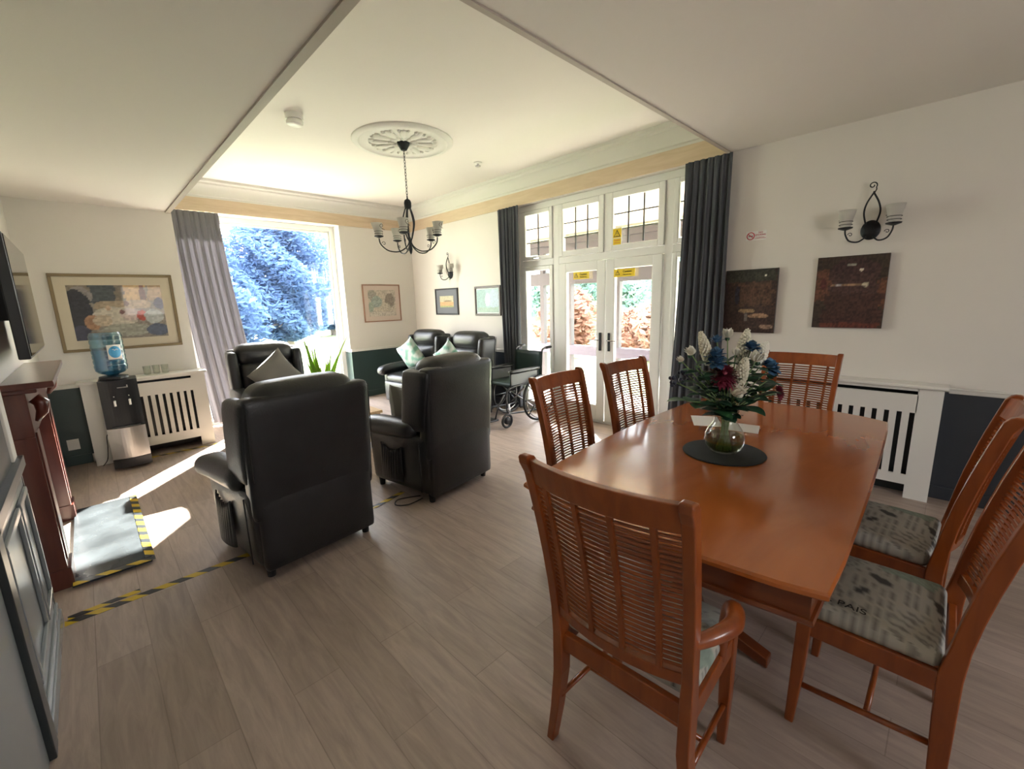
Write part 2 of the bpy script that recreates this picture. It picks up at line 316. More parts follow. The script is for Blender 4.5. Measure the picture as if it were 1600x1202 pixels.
# curtain-pelmet board and cornice round the tray
b = B().box(.885, XR, YB-.02, YB, 2.785, 2.97).box(.885, XR, YB-.028, YB-.02, 2.86, 2.868).box(XR-.02, XR, 1.61, YB-.02, 2.79, 2.97)
struct(b.build('trim_5', M['pale'], bevel=.003))
prof = [(0, 2.955), (.022, 2.955), (.026, 2.975), (.045, 2.985), (.05, 3.03), (.075, 3.08), (.115, 3.105), (.12, 3.125), (.145, 3.14), (.15, ZT), (0, ZT)]
def cornice(axis, a, c, wall):
    b = B(); n = len(prof)
    for e in (0, 1):
        for p, z in prof:
            if axis == 'x': b.v.append(Vector(((a, c-(p if True else 0))[e], wall-p, z)))
            else: b.v.append(Vector((wall-p, (a, c-p)[e], z)))
    for i in range(n): j = (i+1) % n; b.f.append((i, j, n+j, n+i)); b.mi.append(0)
    b.f += [tuple(range(n)), tuple(range(n, 2*n))[::-1]]; b.mi += [0, 0]
    return struct(b.build('trim_6', M['plaster'], smooth=35))
cornice('x', .885, XR, YB); cornice('y', 1.61, YB, XR)
# picture window reveal sill and frame
wn = struct(B().box(1.04, 3.10, YB, YW+.15, 0, .05).box(3.085, 3.10, YB, YW+.1, .79, 2.80).box(1.04, 3.1, YB, YW+.1, 2.785, 2.8).build('window_1', M['white']))
f_ = B()
for x0, x1, z0, z1 in ((1.04, 1.11, .05, 2.785), (3.015, 3.085, .05, 2.785), (1.11, 3.015, .05, .13), (1.11, 3.015, 2.715, 2.785)): f_.box(x0, x1, YW-.03, YW+.04, z0, z1)
for x0, x1, z0, z1 in ((1.11, 1.14, .13, 2.715), (2.985, 3.015, .13, 2.715), (1.14, 2.985, .13, .16), (1.14, 2.985, 2.685, 2.715)): f_.box(x0, x1, YW-.012, YW+.03, z0, z1)
f_.build('window_frame', M['upvc'], wn, bevel=.005)
B().box(1.135, 2.99, YW+.004, YW+.010, .155, 2.69).build('glass_pane', M['glass'], wn)

# left near wainscot
W = B()
W.box(XN, XN+.010, 2.16, 3.04, .10, .84)
def frame(b, x, y0, y1, z0, z1, t=.035, d=.014):
    b.box(x, x+d, y0, y1, z0, z0+t).box(x, x+d, y0, y1, z1-t, z1).box(x, x+d, y0, y0+t, z0+t, z1-t).box(x, x+d, y1-t, y1, z0+t, z1-t)
frame(W, XN+.010, 2.22, 2.66, .20, .76, .03); frame(W, XN+.010, 2.70, 2.98, .20, .76, .03)
struct(W.build('wall_left_panel', M['greypaint'], bevel=.004))
struct(B().box(XN, XN+.02, 2.16, 3.05, 0, .11).box(XN, XN+.027, 2.16, 3.05, 0, .07).build('baseboard_left', M['greypaint'], bevel=.005))
struct(B().box(XN, XN+.03, 2.0, 3.07, .84, .89).box(XN-.03, XN+.012, 3.03, 3.055, 0, .84).box(XN, XN+.004, 2.0, 2.92, .89, 1.30).build('trim_7', M['greydark'], bevel=.004))
struct(B().box(XN, XN+.012, 2.94, 3.05, .89, 2.0).build('trim_8', M['white'], bevel=.004))
d_ = struct(B().box(XN, XN+.03, 2.06, 2.15, 0, 2.05).box(XN, XN+.02, 1.15, 2.06, 1.99, 2.05).build('door_3', M['greydark'], bevel=.004))
B().box(XN, XN+.012, 1.15, 2.05, .01, 1.98).box(XN+.012, XN+.018, 1.3, 1.92, .15, .9).build('door_panel', M['greypaint'], d_, bevel=.004)
B().box(XL, XL+.02, 4.95, YA, 0, .1).build('baseboard_left', M['teal'])['kind'] = 'structure'

# ------------------------------------------------------------------ french windows
fw = B(); XF0, XF1 = XD-.02, XD+.06
TR0, TR1 = 1.995, 2.075
fw.box(XF0, XF1, 1.60, 4.36, 2.715, 2.79)
for y0, y1 in ((1.60, 1.66), (4.30, 4.36)): fw.box(XF0, XF1, y0, y1, 0, 2.715)
for y0, y1 in ((2.15, 2.24), (3.665, 3.76)): fw.box(XF0, XF1, y0, y1, 0, 2.715)
fw.box(XF0, XF1, 1.66, 2.15, TR0, TR1).box(XF0, XF1, 2.24, 3.665, TR0, TR1).box(XF0, XF1, 3.76, 4.30, TR0, TR1)
fw.box(XF0, XF1, 2.94, 2.985, TR1, 2.715)
fw.box(XF0, XF1, 1.66, 2.15, 0, .07).box(XF0, XF1, 3.76, 4.30, 0, .07).box(XF0, XF1+.02, 2.24, 3.665, 0, .03)
w2 = struct(fw.build('window_2', M['upvc'], bevel=.004))
def casement(name, y0, y1, z0, z1, lead=None, t=.055, parent=None, td=None):
    b = B(); x0, x1 = XD-.035, XD+.03; td = td or t; g = .004
    b.box(x0, x1, y0+g, y0+t, z0+g, z1-g).box(x0, x1, y1-t, y1-g, z0+g, z1-g).box(x0, x1, y0+t, y1-t, z0+g, z0+td).box(x0, x1, y0+t, y1-t, z1-t, z1-g)
    o = struct(b.build(name, M['upvc'], parent, bevel=.006))
    B().box(XD, XD+.006, y0+t-.005, y1-t+.005, z0+td-.005, z1-t+.005).build('glass_pane', M['glass'], o)
    gk = B(); e = .006; yy0, yy1, zz0, zz1 = y0+t, y1-t, z0+td, z1-t
    gk.box(XD-.03, XD-.002, yy0-.001, yy0+e, zz0, zz1).box(XD-.03, XD-.002, yy1-e, yy1+.001, zz0, zz1)
    gk.build('gasket', M['white'], o)
    if lead:
        l = B(); nc, nr = lead
        for i in range(1, nc): y = yy0+(yy1-yy0)*i/nc; l.box(XD-.004, XD+.010, y-.007, y+.007, zz0, zz1)
        for i in range(1, nr): z = zz0+(zz1-zz0)*i/nr; l.box(XD-.004, XD+.010, yy0, yy1, z-.006, z+.006)
        l.build('lead_bar', M['greydark'], o)
    return o
wL = casement('window_3', 3.76, 4.30, TR1, 2.715, (2, 3)); casement('window_4', 3.76, 4.30, .07, TR0)
casement('window_5', 2.985, 3.665, TR1, 2.715, (3, 3), .07); casement('window_6', 2.24, 2.94, TR1, 2.715, (3, 3), .07)
casement('window_7', 1.66, 2.15, TR1, 2.715, (2, 3)); casement('window_8', 1.66, 2.15, .07, TR0)
B().box(XD-.05, XD-.035, 3.98, 4.10, TR1+.012, TR1+.03).build('window_handle', M['metal'], wL)
def leaf(name, y0, y1, yh, s):
    o = casement(name, y0, y1, .03, TR0, None, .115, None, .20)
    h = B(); h.box(XD-.05, XD-.035, yh-.014, yh+.014, .92, 1.14); h.build('handle_plate', M['greydark'], o, bevel=.003)
    k = B(); k.tube([(XD-.045, yh, 1.05), (XD-.085, yh, 1.05), (XD-.09, yh+s*.02, 1.05), (XD-.088, yh+s*.125, 1.048)], .008, 8); k.build('handle', M['metal'], o, smooth=True)
    return o
leaf('door_1', 2.955, 3.66, 3.015, 1); leaf('door_2', 2.245, 2.95, 2.89, -1)

# signs on the glass and the wall
def warn_sign(name, label, y, z, w, h, tall):
    s = thing(name, label, 'sign', (XD-.040, y, z))
    B().box(0, .002, -w/2, w/2, -h/2, h/2).build('panel', M['signw'] if tall else M['yellow'], s)
    rt = (rad(90), 0, rad(-90))
    def tri(cy, cz, r, m, x, nm):
        B().add([(x, cy+r*.87, cz-r*.5), (x, cy-r*.87, cz-r*.5), (x, cy, cz+r), (x-.001, cy+r*.87, cz-r*.5), (x-.001, cy-r*.87, cz-r*.5), (x-.001, cy, cz+r)],
                [(0, 1, 2), (5, 4, 3), (0, 3, 4, 1), (1, 4, 5, 2), (2, 5, 3, 0)]).build(nm, m, s)
    if tall:
        B().box(-.001, 0, -w*.42, w*.42, -h*.45, -h*.1).box(-.001, 0, -w*.45, w*.45, -h*.06, h*.46).build('yellow_field', M['yellow'], s)
        tri(0, h*.13, w*.42, M['black'], -.002, 'warning_triangle'); tri(0, h*.13, w*.30, M['yellow'], -.0035, 'triangle_face')
        text('!', w*.45, M['black'], s, (-.005, 0, h*.13), rt)
        text('Caution', w*.20, M['red'], s, (-.002, 0, -h*.2), rt); text('Mind the step', w*.11, M['red'], s, (-.002, 0, -h*.34), rt)
    else:
        tri(w*.32, -h*.04, h*.42, M['black'], -.001, 'warning_triangle'); tri(w*.32, -h*.04, h*.29, M['yellow'], -.0025, 'triangle_face')
        text('!', h*.42, M['black'], s, (-.004, w*.32, -h*.02), rt)
        text('Caution', h*.40, M['black'], s, (-.002, -w*.14, h*.16), rt); text('Mind the step', h*.22, M['black'], s, (-.002, -w*.14, -h*.22), rt)
    return s
warn_sign('caution_sign', 'yellow caution sign stuck across the top of the left french door glass', 3.30, 1.83, .235, .085, False)
warn_sign('caution_sign', 'yellow caution sign stuck across the top of the right french door glass', 2.70, 1.825, .27, .085, False)
warn_sign('caution_sign', 'tall yellow triangle caution sign on the pane above the right door', 2.80, 2.225, .12, .19, True)
s = thing('no_smoking_sign', 'small white and red no smoking sign on the wall above the pictures', 'sign', (XR-.002, 1.335, 2.055))
B().box(-.001, .002, -.083, .083, -.04, .04).build('panel', M['signw'], s, bevel=.001)
B().tube([(-.002, .045+.030*cos(2*pi*k/28), .030*sin(2*pi*k/28)) for k in range(28)], .0038, 6, True).build('red_ring', M['red'], s)
o = B().box(-.001, 0, -.03, .03, -.003, .003).build('red_bar', M['red'], s); o.location = (-.0025, .045, 0); o.rotation_euler = (rad(40), 0, 0)
B().box(-.002, -.001, .026, .064, -.004, .002).build('cigarette', M['black'], s)
rt = (rad(90), 0, rad(-90))
text('NO', .022, M['red'], s, (-.002, -.035, .024), rt); text('SMOKING', .019, M['red'], s, (-.002, -.035, .004), rt); text('It is against the law\nto smoke in these premises', .008, M['red'], s, (-.002, -.035, -.020), rt)

# ------------------------------------------------------------------ curtains
def curtain(name, label, path, z0, z1, folds, amp, m, gather=None):
    # path: (x,y) start,end at top ; gather: same at bottom
    (ax, ay), (bx, by) = path; (cx, cy), (dx, dy) = gather or path
    L = Vector((bx-ax, by-ay)); nrm = Vector((-L.y, L.x)).normalized()
    def fn(u, v):
        z = z1+(z0-z1)*v; t = v**1.6
        x = (ax+(bx-ax)*u)*(1-t)+(cx+(dx-cx)*u)*t; y = (ay+(by-ay)*u)*(1-t)+(cy+(dy-cy)*u)*t
        q = sin(u*folds*2*pi+.4*sin(v*3+u*5))+.35*sin(u*folds*4.7*pi+1)
        a = amp*(.45+.55*min(1, v*5))*q
        return (x+nrm.x*a, y+nrm.y*a, z)
    o = B().grid(fn, folds*14, 30).build(name, m, None, True, solid=.004)
    return tag(o, label, 'curtain')
curtain('curtain', 'pale grey curtain at the left of the big garden window', ((.93, 6.86), (1.46, 6.86)), .04, 2.765, 7, .028, M['curtp'], ((1.06, 6.86), (1.72, 6.86)))
curtain('curtain', 'dark grey curtain left of the french doors beside the framed pictures', ((XR-.07, 4.62), (XR-.07, 4.22)), .04, 2.78, 6, .022, M['curt'], ((XR-.07, 4.55), (XR-.07, 4.24)))
curtain('curtain', 'wide dark grey curtain right of the french doors behind the flowers', ((XR-.07, 1.98), (XR-.07, 1.55)), .04, 2.78, 7, .024, M['curt'], ((XR-.07, 2.08), (XR-.07, 1.54)))

# ================================================================== outside
struct(B().box(-30, 60, YW+.16, 80, -.35, -.3).box(XE+.01, 60, -30, YW+.16, -.35, -.3).build('ground', M['lawn']))
struct(B().box(XE+.01, 6.6, -1, YW+.1, -.30, -.12).box(.5, 6.6, YW+.16, 8.6, -.30, -.12).build('patio', M['paving']))
p = thing('veranda', 'timber veranda with dark beams and cream roof lining outside the french doors', 'veranda', (6.3, 3.5, -.12))
r_ = B(); r_.hexa([(-1.6, -4, 3.02), (.35, -4, 2.72), (.35, 3.9, 2.72), (-1.6, 3.9, 3.02)], [(-1.6, -4, 3.08), (.35, -4, 2.78), (.35, 3.9, 2.78), (-1.6, 3.9, 3.08)]); r_.build('roof_lining', M['porch'], p)
B().box(-.06, .06, -4, 3.9, 2.50, 2.73).box(-.09, -.06, -4, 3.9, 2.62, 2.70).build('beam', M['brick'], p)
B().box(-.05, .05, -4, 3.9, 1.93, 2.15).build('rail', M['brick'], p)
B().box(-.05, .05, -4, 3.9, .68, .85).build('rail', M['purple'], p)
y = 3.92-3.5
for k, yy in enumerate((-3.3, -2.35, -1.4, -.5, .42, 1.4, 2.05, 3.0, 3.8)):
    B().box(-.043, .043, yy-.045, yy+.045, 0, 2.5).build('post', M['brick'], p)
g = B()
for k in range(19): g.box(-.02, .02, -3.9+k*.42, -3.86+k*.42, 2.15, 2.5)
g.build('baluster_strip', M['brick'], p)
def tree(label, x, y, hgt, rad_, m, n, seed, trunk=.18, low=.12, leafs=.28, group='garden trees', cone=False, name='garden_tree'):
    rnd = random.Random(seed); t = thing(name, label, 'tree' if name == 'garden_tree' else 'shrub', (x, y, -.3), 0, group)
    tr = B()
    tr.tube([(0, 0, 0), (.05, 0, hgt*.35), (-.05, .03, hgt*.6), (0, 0, hgt*.88)], [trunk, trunk*.8, trunk*.5, trunk*.15], 8)
    for k in range(14):
        a = rnd.random()*6.28; z = hgt*(low+.05+rnd.random()*.6); r = rad_*(1-z/hgt*.7)*.7
        tr.tube([(0, 0, z), (cos(a)*r*.5, sin(a)*r*.5, z+.15*r), (cos(a)*r, sin(a)*r, z+.1*r)], [trunk*.3, trunk*.2, trunk*.06], 5)
    tr.build('trunk', M['bark'], t, True)
    f = B()
    for k in range(n):
        v = rnd.random(); z = hgt*(low+(1-low)*v**(1.3 if cone else .9))
        rr = rad_*((1-(z/hgt-low)/(1-low))**.7*1.05+.03 if cone else math.sqrt(max(.02, 1-((z/hgt-low)/(1-low)*2-1)**2)))
        a = rnd.random()*6.283; q = rr*rnd.random()**.45*(.8+.35*sin(a*5+z*3))
        c = Vector((cos(a)*q, sin(a)*q, z)); u = Vector((rnd.gauss(0, 1), rnd.gauss(0, 1), rnd.gauss(0, .6))).normalized(); w2_ = u.orthogonal().normalized()
        s_ = leafs*(.5+rnd.random()); u = u*s_; w2_ = w2_*s_*.45
        f.add([c-u, c+w2_*.8-u*.2, c+u, c-w2_], [(0, 1, 2, 3)])
    f.build('foliage', m, t)
    return t
TR = [('tall flare tinted blue conifer seen in the middle of the big window', 6.2, 20.0, 5.6, 2.5, 'flareblue', 26000, False), ('flare tinted blue conifer at the left side of the big window', 4.6, 26.5, 4.7, 3.1, 'flareblue', 24000, False),
      ('smaller flare tinted blue conifer at the right side of the big window', 11.4, 28.0, 5.0, 3.2, 'flareblue', 24000, False), ('leafy flare tinted blue tree beside the left curtain beyond the window', 2.7, 16.0, 3.2, 1.6, 'flareblue', 12000, False)]
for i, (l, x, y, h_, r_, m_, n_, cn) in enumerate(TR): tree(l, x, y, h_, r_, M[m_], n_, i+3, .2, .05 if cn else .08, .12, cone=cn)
SH = [('orange leaved shrub seen through the left french door', 11.0, 8.7, 2.2, 1.0, 'autumn'), ('green shrub behind the orange shrub beyond the left french door', 15.5, 11.6, 3.6, 1.7, 'bush'),
      ('low orange shrub seen through the right french door', 11.8, 6.3, 1.6, 1.1, 'autumn'), ('tall green shrub seen through the right french door', 17.0, 8.0, 4.0, 1.8, 'bush'),
      ('pale green bush seen through the left side pane', 10.5, 11.6, 2.6, 1.5, 'bush'), ('big flare tinted blue shrub beyond the right side pane', 15.5, 3.6, 4.2, 2.0, 'flareblue')]
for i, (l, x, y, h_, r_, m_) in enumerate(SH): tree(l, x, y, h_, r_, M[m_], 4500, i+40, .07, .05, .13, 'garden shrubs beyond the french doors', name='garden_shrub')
rnd = random.Random(5)
for lb, ax in (('long hedge across the far end of the lawn behind the conifers', 0), ('long hedge along the right side of the lawn', 1)):
    b = B()
    for k in range(4000):
        z = rnd.random()**.8*3.2; c = Vector((rnd.uniform(-6, 30), rnd.uniform(-1, 1), z)) if ax == 0 else Vector((rnd.uniform(-1, 1), rnd.uniform(-6, 30), z))
        u = Vector((rnd.gauss(0, 1), rnd.gauss(0, 1), rnd.gauss(0, 1))).normalized(); v_ = u.orthogonal().normalized(); b.add([c-u*.5, c+v_*.3, c+u*.5, c-v_*.3], [(0, 1, 2, 3)])
    h = thing('garden_hedge', lb, 'hedge', (0, 38, -.3) if ax == 0 else (32.5, 0, -.3)); b.build('foliage', M['bush'], h)

# ================================================================== furniture
def bar(b, pts):                              # (x,y,z,hx,hy) stations, rectangular section in plan
    n = len(pts); vs = []
    for x, y, z, hx, hy in pts: vs += [(x-hx, y-hy, z), (x+hx, y-hy, z), (x+hx, y+hy, z), (x-hx, y+hy, z)]
    fs = [(3, 2, 1, 0), tuple((n-1)*4+k for k in range(4))]
    for i in range(n-1): fs += [(i*4+k, i*4+(k+1) % 4, i*4+4+(k+1) % 4, i*4+4+k) for k in range(4)]
    return b.add(vs, fs)
def h2(x, y): q = sin(x*127.1+y*311.7)*43758.5453; return q-math.floor(q)
PATCH = [(.0, .0, .5, .5, 0, 'text'), (-.13, .12, .12, .10, .3, 'text2'), (.12, .13, .13, .09, -.5, 'dark'), (-.15, -.08, .09, .12, 1.2, 'text'), (.05, .02, .10, .07, .9, 'photo'),
         (.17, -.05, .07, .12, -.2, 'green'), (-.02, -.14, .13, .05, .15, 'head'), (-.06, .06, .06, .05, -.8, 'photo'), (.02, .18, .10, .04, .4, 'head'), (.15, -.17, .06, .04, .7, 'photo'), (-.19, .19, .06, .05, 2.2, 'dark')]
def newsprint(p):
    x, y = p.x, p.y; base = (.47, .45, .38)
    if abs(x) > .5: return base
    for cx, cy, w_, h_, a, st in reversed(PATCH):
        u = (x-cx)*cos(a)+(y-cy)*sin(a); v = -(x-cx)*sin(a)+(y-cy)*cos(a)
        if abs(u) < w_/1.6 and abs(v) < h_/1.6:
            n = h2(round(u*110), round(v*110))
            if st == 'photo': return (.07, .075, .07) if (u/w_)**2+(v/h_)**2*2.2 < .16+.10*n else (.42, .41, .36)
            if st == 'dark': k = .12+.25*n if abs(v) < h_*.3 and n > .25 else .42; return (k, k*1.02, k*.92)
            if st == 'green': k = .25+.10*n; return (k*.9, k*1.12, k*.92)
            if st == 'head': k = .08 if abs(v) < h_*.25 and n > .35 else .46; return (k, k, k*.9)
            col_ = math.floor((u+1)/.055)
            if abs(((u+1)/.055) % 1-.5) > .42: return base
            k = .19+.14*n if (v*70+(3 if st == 'text2' else 0)) % 2 < .9 else .46
            return (k, k*.98, k*.86)
    return base
def dining_chair(label, cat_group, arms=False, name='dining_chair'):
    t = thing(name, label, 'chair', (0, 0, 0), 0, cat_group); wd = M['chairwood']
    BW = lambda z: .215+.022*max(0, (z-.45)/.65)
    BY = lambda z: -.168-.118*max(0, (z-.42)/.66)**1.6
    bow = lambda x: .040*(1-(x/.235)**2)
    for s in (-1, 1):
        st = [(s*.248, -.180, 0, .014, .018), (s*.230, -.172, .14, .016, .022), (s*.214, -.168, .30, .018, .026), (s*.215, -.166, .45, .018, .027)]
        st += [(s*BW(z), BY(z), z, .0165, .022-.004*(z-.45)) for z in (.55, .65, .75, .85, .93, 1.0, 1.05)]
        st += [(s*BW(1.08), BY(1.08)-.006, 1.085, .017, .024), (s*BW(1.09), BY(1.09)-.012, 1.104, .017, .018), (s*BW(1.09), BY(1.09)-.016, 1.110, .014, .009)]
        bar(B(), st).build('back_post', wd, t, bevel=.005)
        bar(B(), [(s*.205, .205, 0, .014, .014), (s*.21, .195, .2, .019, .019), (s*.21, .188, .455, .022, .022)]).build('leg', wd, t, bevel=.005)
        B().tube([(s*.212, -.175, .20), (s*.208, .19, .17)], .010, 8).build('stretcher', wd, t, True)
        B().box(s*.215-.011, s*.215+.011, -.15, .17, .385, .452).build('seat_rail', wd, t, bevel=.004)
    B().tube([(-.21, 0, .185), (.21, 0, .185)], .009, 8).build('stretcher', wd, t, True)
    B().box(-.2, .2, -.178, -.155, .385, .452).build('seat_rail', wd, t, bevel=.004)
    B().box(-.2, .2, .178, .200, .385, .452).build('seat_rail', wd, t, bevel=.004)
    def rail_(z0, z1, th, N=12):
        b = B(); vs = []; fs = []
        for i in range(N+1):
            x = -.232+.464*i/N
            for z, e in ((z0, -th), (z1, -th), (z1, th), (z0, th)): vs.append((x*BW(z)/.232*.97, BY(z)-bow(x)+e, z))
        for i in range(N): k = i*4; fs += [(k+q, k+(q+1) % 4, k+4+(q+1) % 4, k+4+q) for q in range(4)]
        fs += [(3, 2, 1, 0), tuple(N*4+q for q in range(4))]; b.add(vs, fs)
        return b
    rail_(1.015, 1.098, .012).build('top_rail', wd, t, bevel=.003)
    rail_(.530, .570, .012).build('bottom_rail', wd, t, bevel=.003)
    L = B(); N = 26
    for i in range(N):
        z = .584+(1.012-.584)*(i+.2)/N
        L.tube([(x*BW(z)/.232, BY(z)-bow(x), z) for x in [-.22+.44*k/8 for k in range(9)]], .0052, 6, cap=False)
    L.build('lattice', wd, t, True)
    for x in (-.165, -.06, .045, .15):
        bar(B(), [(x*BW(z)/.225, BY(z)-bow(x)-.004, z, .0075, .0065) for z in (.565, .65, .75, .85, .93, 1.02)]).build('upright', wd, t)
    B().puff(-.218, .218, -.150, .222, .445, .51, .03, 44, (0, 0, .022)).build('seat_cushion', M['news'], t, True, col=newsprint)
    if arms:
        for s in (-1, 1):
            pts = bez([(s*.222, -.19, .668), (s*.262, -.12, .675), (s*.280, -.05, .672), (s*.262, .02, .664), (s*.236, .055, .63), (s*.222, .075, .54), (s*.214, .085, .43)], 6)
            n = len(pts); B().tube(pts, [.017+.008*sin(pi*min(1, i/n*1.4)) for i in range(n)], 10).build('arm', wd, t, True)
    return t
ca = dining_chair('carved armchair with lattice back standing nearest the camera at the table end', 'lattice back dining chairs', True)
ca.location = (1.172, .61, 0); ca.rotation_euler.z = rad(-90+2)
c0 = dining_chair('', 'lattice back dining chairs')
CH = [('lattice back chair with sun glinting through it behind the nearest armchair', 2.06, 1.40, 180+3), ('lattice back chair tucked in directly in front of the french doors', 2.74, 1.37, 180-4),
      ('lattice back chair at the far table end behind the flowers', 3.53, .79, 90), ('lattice back chair with newsprint seat beside the white radiator cover', 2.48, .10, -3), ('lattice back chair cut by the right edge, its newsprint seat reading PAIS', 1.845, .06, 0)]
for i, (l, x, y, a) in enumerate(CH):
    o = c0 if i == 0 else copy_tree(c0); o['label'] = l; o.location = (x, y, 0); o.rotation_euler.z = rad(a)
text('EL PAIS', .042, M['black'], o, (1.662-1.845, .160-.06, .5265), (rad(0), rad(2), rad(-90)), 'printed_headline', .0004)

# dining table
t = thing('dining_table', 'large glossy cherry wood dining table with a boat shaped top', 'table', (2.4, .76, 0))
def outline(e, k=.0):
    P = []
    c = [(1.29, .145), (3.41, .215), (3.36, 1.34), (1.27, 1.265)]
    def side(a, b, bul, n):
        a = Vector(a); b = Vector(b); d = b-a; nn = Vector((d.y, -d.x)).normalized()
        return [a+d*(i/n)+nn*bul*4*(i/n)*(1-i/n) for i in range(n)]
    for a, b, bl in ((c[0], c[1], .012), (c[1], c[2], .15), (c[2], c[3], .055), (c[3], c[0], .045)): P += side(a, b, bl, 10)
    ctr = Vector((2.35, .75)); out = []
    n = len(P)
    for i in range(n):
        tv = (P[(i+1) % n]-P[i-1]).normalized(); nv = Vector((tv.y, -tv.x)); q = P[i]-nv*e
        if i % 10 == 0: q = q-(P[i]-ctr).normalized()*.012
        out.append((q.x-2.4, q.y-.76))
    return out
def loft(rings):
    b = B(); n = len(rings[0][0])
    for pts, z in rings: b.v += [Vector((x, y, z)) for x, y in pts]
    for i in range(len(rings)-1): b.f += [(i*n+k, i*n+(k+1) % n, (i+1)*n+(k+1) % n, (i+1)*n+k) for k in range(n)]
    b.f += [tuple(range(n))[::-1], tuple((len(rings)-1)*n+k for k in range(n))]; b.mi = [0]*len(b.f); return b
loft([(outline(.012), .732), (outline(0), .740), (outline(0), .752), (outline(.007), .760)]).build('tabletop', M['tablewood'], t)
loft([(outline(.045), .645), (outline(.045), .732)]).build('apron', M['edge'], t)
loft([(outline(.036), .632), (outline(.032), .638), (outline(.036), .650)]).build('apron_moulding', M['edge'], t)
for x in (-.55, .62):
    B().lathe([(.07, .10), (.085, .14), (.06, .2), (.045, .36), (.06, .5), (.09, .58), (.10, .64)], 20, (x, 0, 0)).build('pedestal', M['edge'], t, 40)
    for s in (-1, 1):
        b = B()
        b.hexa([(x-.03, s*.37, .0), (x+.03, s*.37, 0), (x+.03, s*.02, .08), (x-.03, s*.02, .08)], [(x-.03, s*.37, .045), (x+.03, s*.37, .045), (x+.03, s*.02, .16), (x-.03, s*.02, .16)])
        b.build('foot', M['edge'], t, bevel=.006)
B().box(-.52, .60, -.03, .03, .16, .22).build('stretcher', M['edge'], t, bevel=.005)

# recliners
def recliner(label):
    t = thing('recliner_armchair', label, 'armchair', (0, 0, 0), 0, 'black leather recliner armchairs'); lt = M['leather']
    B().puff(-.30, .30, -.33, .37, .07, .40, .04, 8).build('base', lt, t, True)
    for s in (-1, 1):
        def lean(p, u, s=s): return (p.x-s*.012*(1-u[2]), p.y+.0, p.z)
        a = B().puff(*sorted((s*.255, s*.385)), -.375, .345, .065, .55, .045, 10, (.012, .01, 0), lean).build('arm', lt, t, True)
        def droop(p, u, s=s): return (p.x*(1+.10*max(0, u[1])), p.y, p.z-.030*max(0, u[1])**2+.018*max(0, -u[1]))
        B().puff(*sorted((s*.245, s*.425)), -.24, .44, .50, .635, .062, 12, (0, .015, .012), droop).build('arm_pad', lt, a, True)
        B().tube([(s*.388, -.30, .10), (s*.392, -.31, .30), (s*.388, -.30, .50)], .004, 6).build('piping', M['leather2'], a, True)
    bp = B().puff(-.372, .372, -.42, -.30, .36, 1.08, .035, 12, (0, .012, 0), lambda p, u: (p.x*(1-.0*u[2]+.015*(1-abs(u[2]))), p.y-.022*u[2], p.z)).build('back_panel', lt, t, True)
    for s in (-1, 1):
        B().puff(*sorted((s*.29, s*.388)), -.41, -.12, .58, 1.06, .04, 9, (.01, 0, 0), lambda p, u: (p.x, p.y-.03*u[2], p.z)).build('wing', lt, bp, True)
    B().tube([(-.36, -.432, .62), (-.36, -.447, 1.06)], .003, 5).tube([(.36, -.432, .62), (.36, -.447, 1.06)], .003, 5).build('seam', M['leather2'], bp, True)
    rs = B().puff(-.352, .352, -.405, -.33, .055, .53, .03, 10, (0, .022, 0)).build('rear_skirt', lt, t, True)
    B().puff(-.300, .300, -.43, -.165, .90, 1.135, .095, 12, (.01, .012, .012)).build('headrest', lt, t, True)
    B().puff(-.285, .285, -.34, -.15, .49, .92, .07, 10, (0, .03, 0)).build('back_cushion', lt, t, True)
    B().puff(-.262, .262, -.24, .385, .37, .505, .05, 10, (0, .015, .02)).build('seat_cushion', lt, t, True)
    B().puff(-.262, .262, .36, .42, .10, .40, .025, 8, (0, .01, 0)).build('footrest', lt, t, True)
    pk = B(); 
    pk.grid(lambda u, v: (-.395-.028*(1-v)**.5*sin(pi*u)**.5-.006*sin(u*9*2*pi)*(v), -.10+.26*u, .14+.30*v-.05*sin(pi*u)*v), 54, 10)
    pk.build('side_pocket', M['leather2'], t, True, solid=.004)
    for x in (-.31, .31):
        for y in (-.33, .30): B().cyl((x, y, 0), (x, y, .075), .022, 10, .028).build('foot', M['rubber'], t)
    return t
r0 = recliner('black leather recliner nearest the camera, seen square from behind')
RC = [('black leather recliner nearest the camera, seen square from behind', .842, 3.02, 6), ('black leather recliner seen from behind, in front of the wheelchair', 2.02, 3.13, 9),
      ('dark recliner facing us with its back to the big garden window', 1.48, 5.53, 180-4), ('black recliner against the right wall, nearest the corner', 3.60, 5.83, 94), ('black recliner against the right wall, next to the wheelchair', 3.60, 4.80, 92)]
for i, (l, x, y, a) in enumerate(RC):
    o = r0 if i == 0 else copy_tree(r0); o['label'] = l; o.location = (x, y, 0); o.rotation_euler.z = rad(a)
    if i == 1: B().tube(bez([(-.34, -.25, .02), (-.46, -.22, .008), (-.52, -.14, .006), (-.46, -.08, .006), (-.38, -.12, .008), (-.32, -.2, .02)], 6), .005, 6).build('power_cable', M['cable'], o, True)

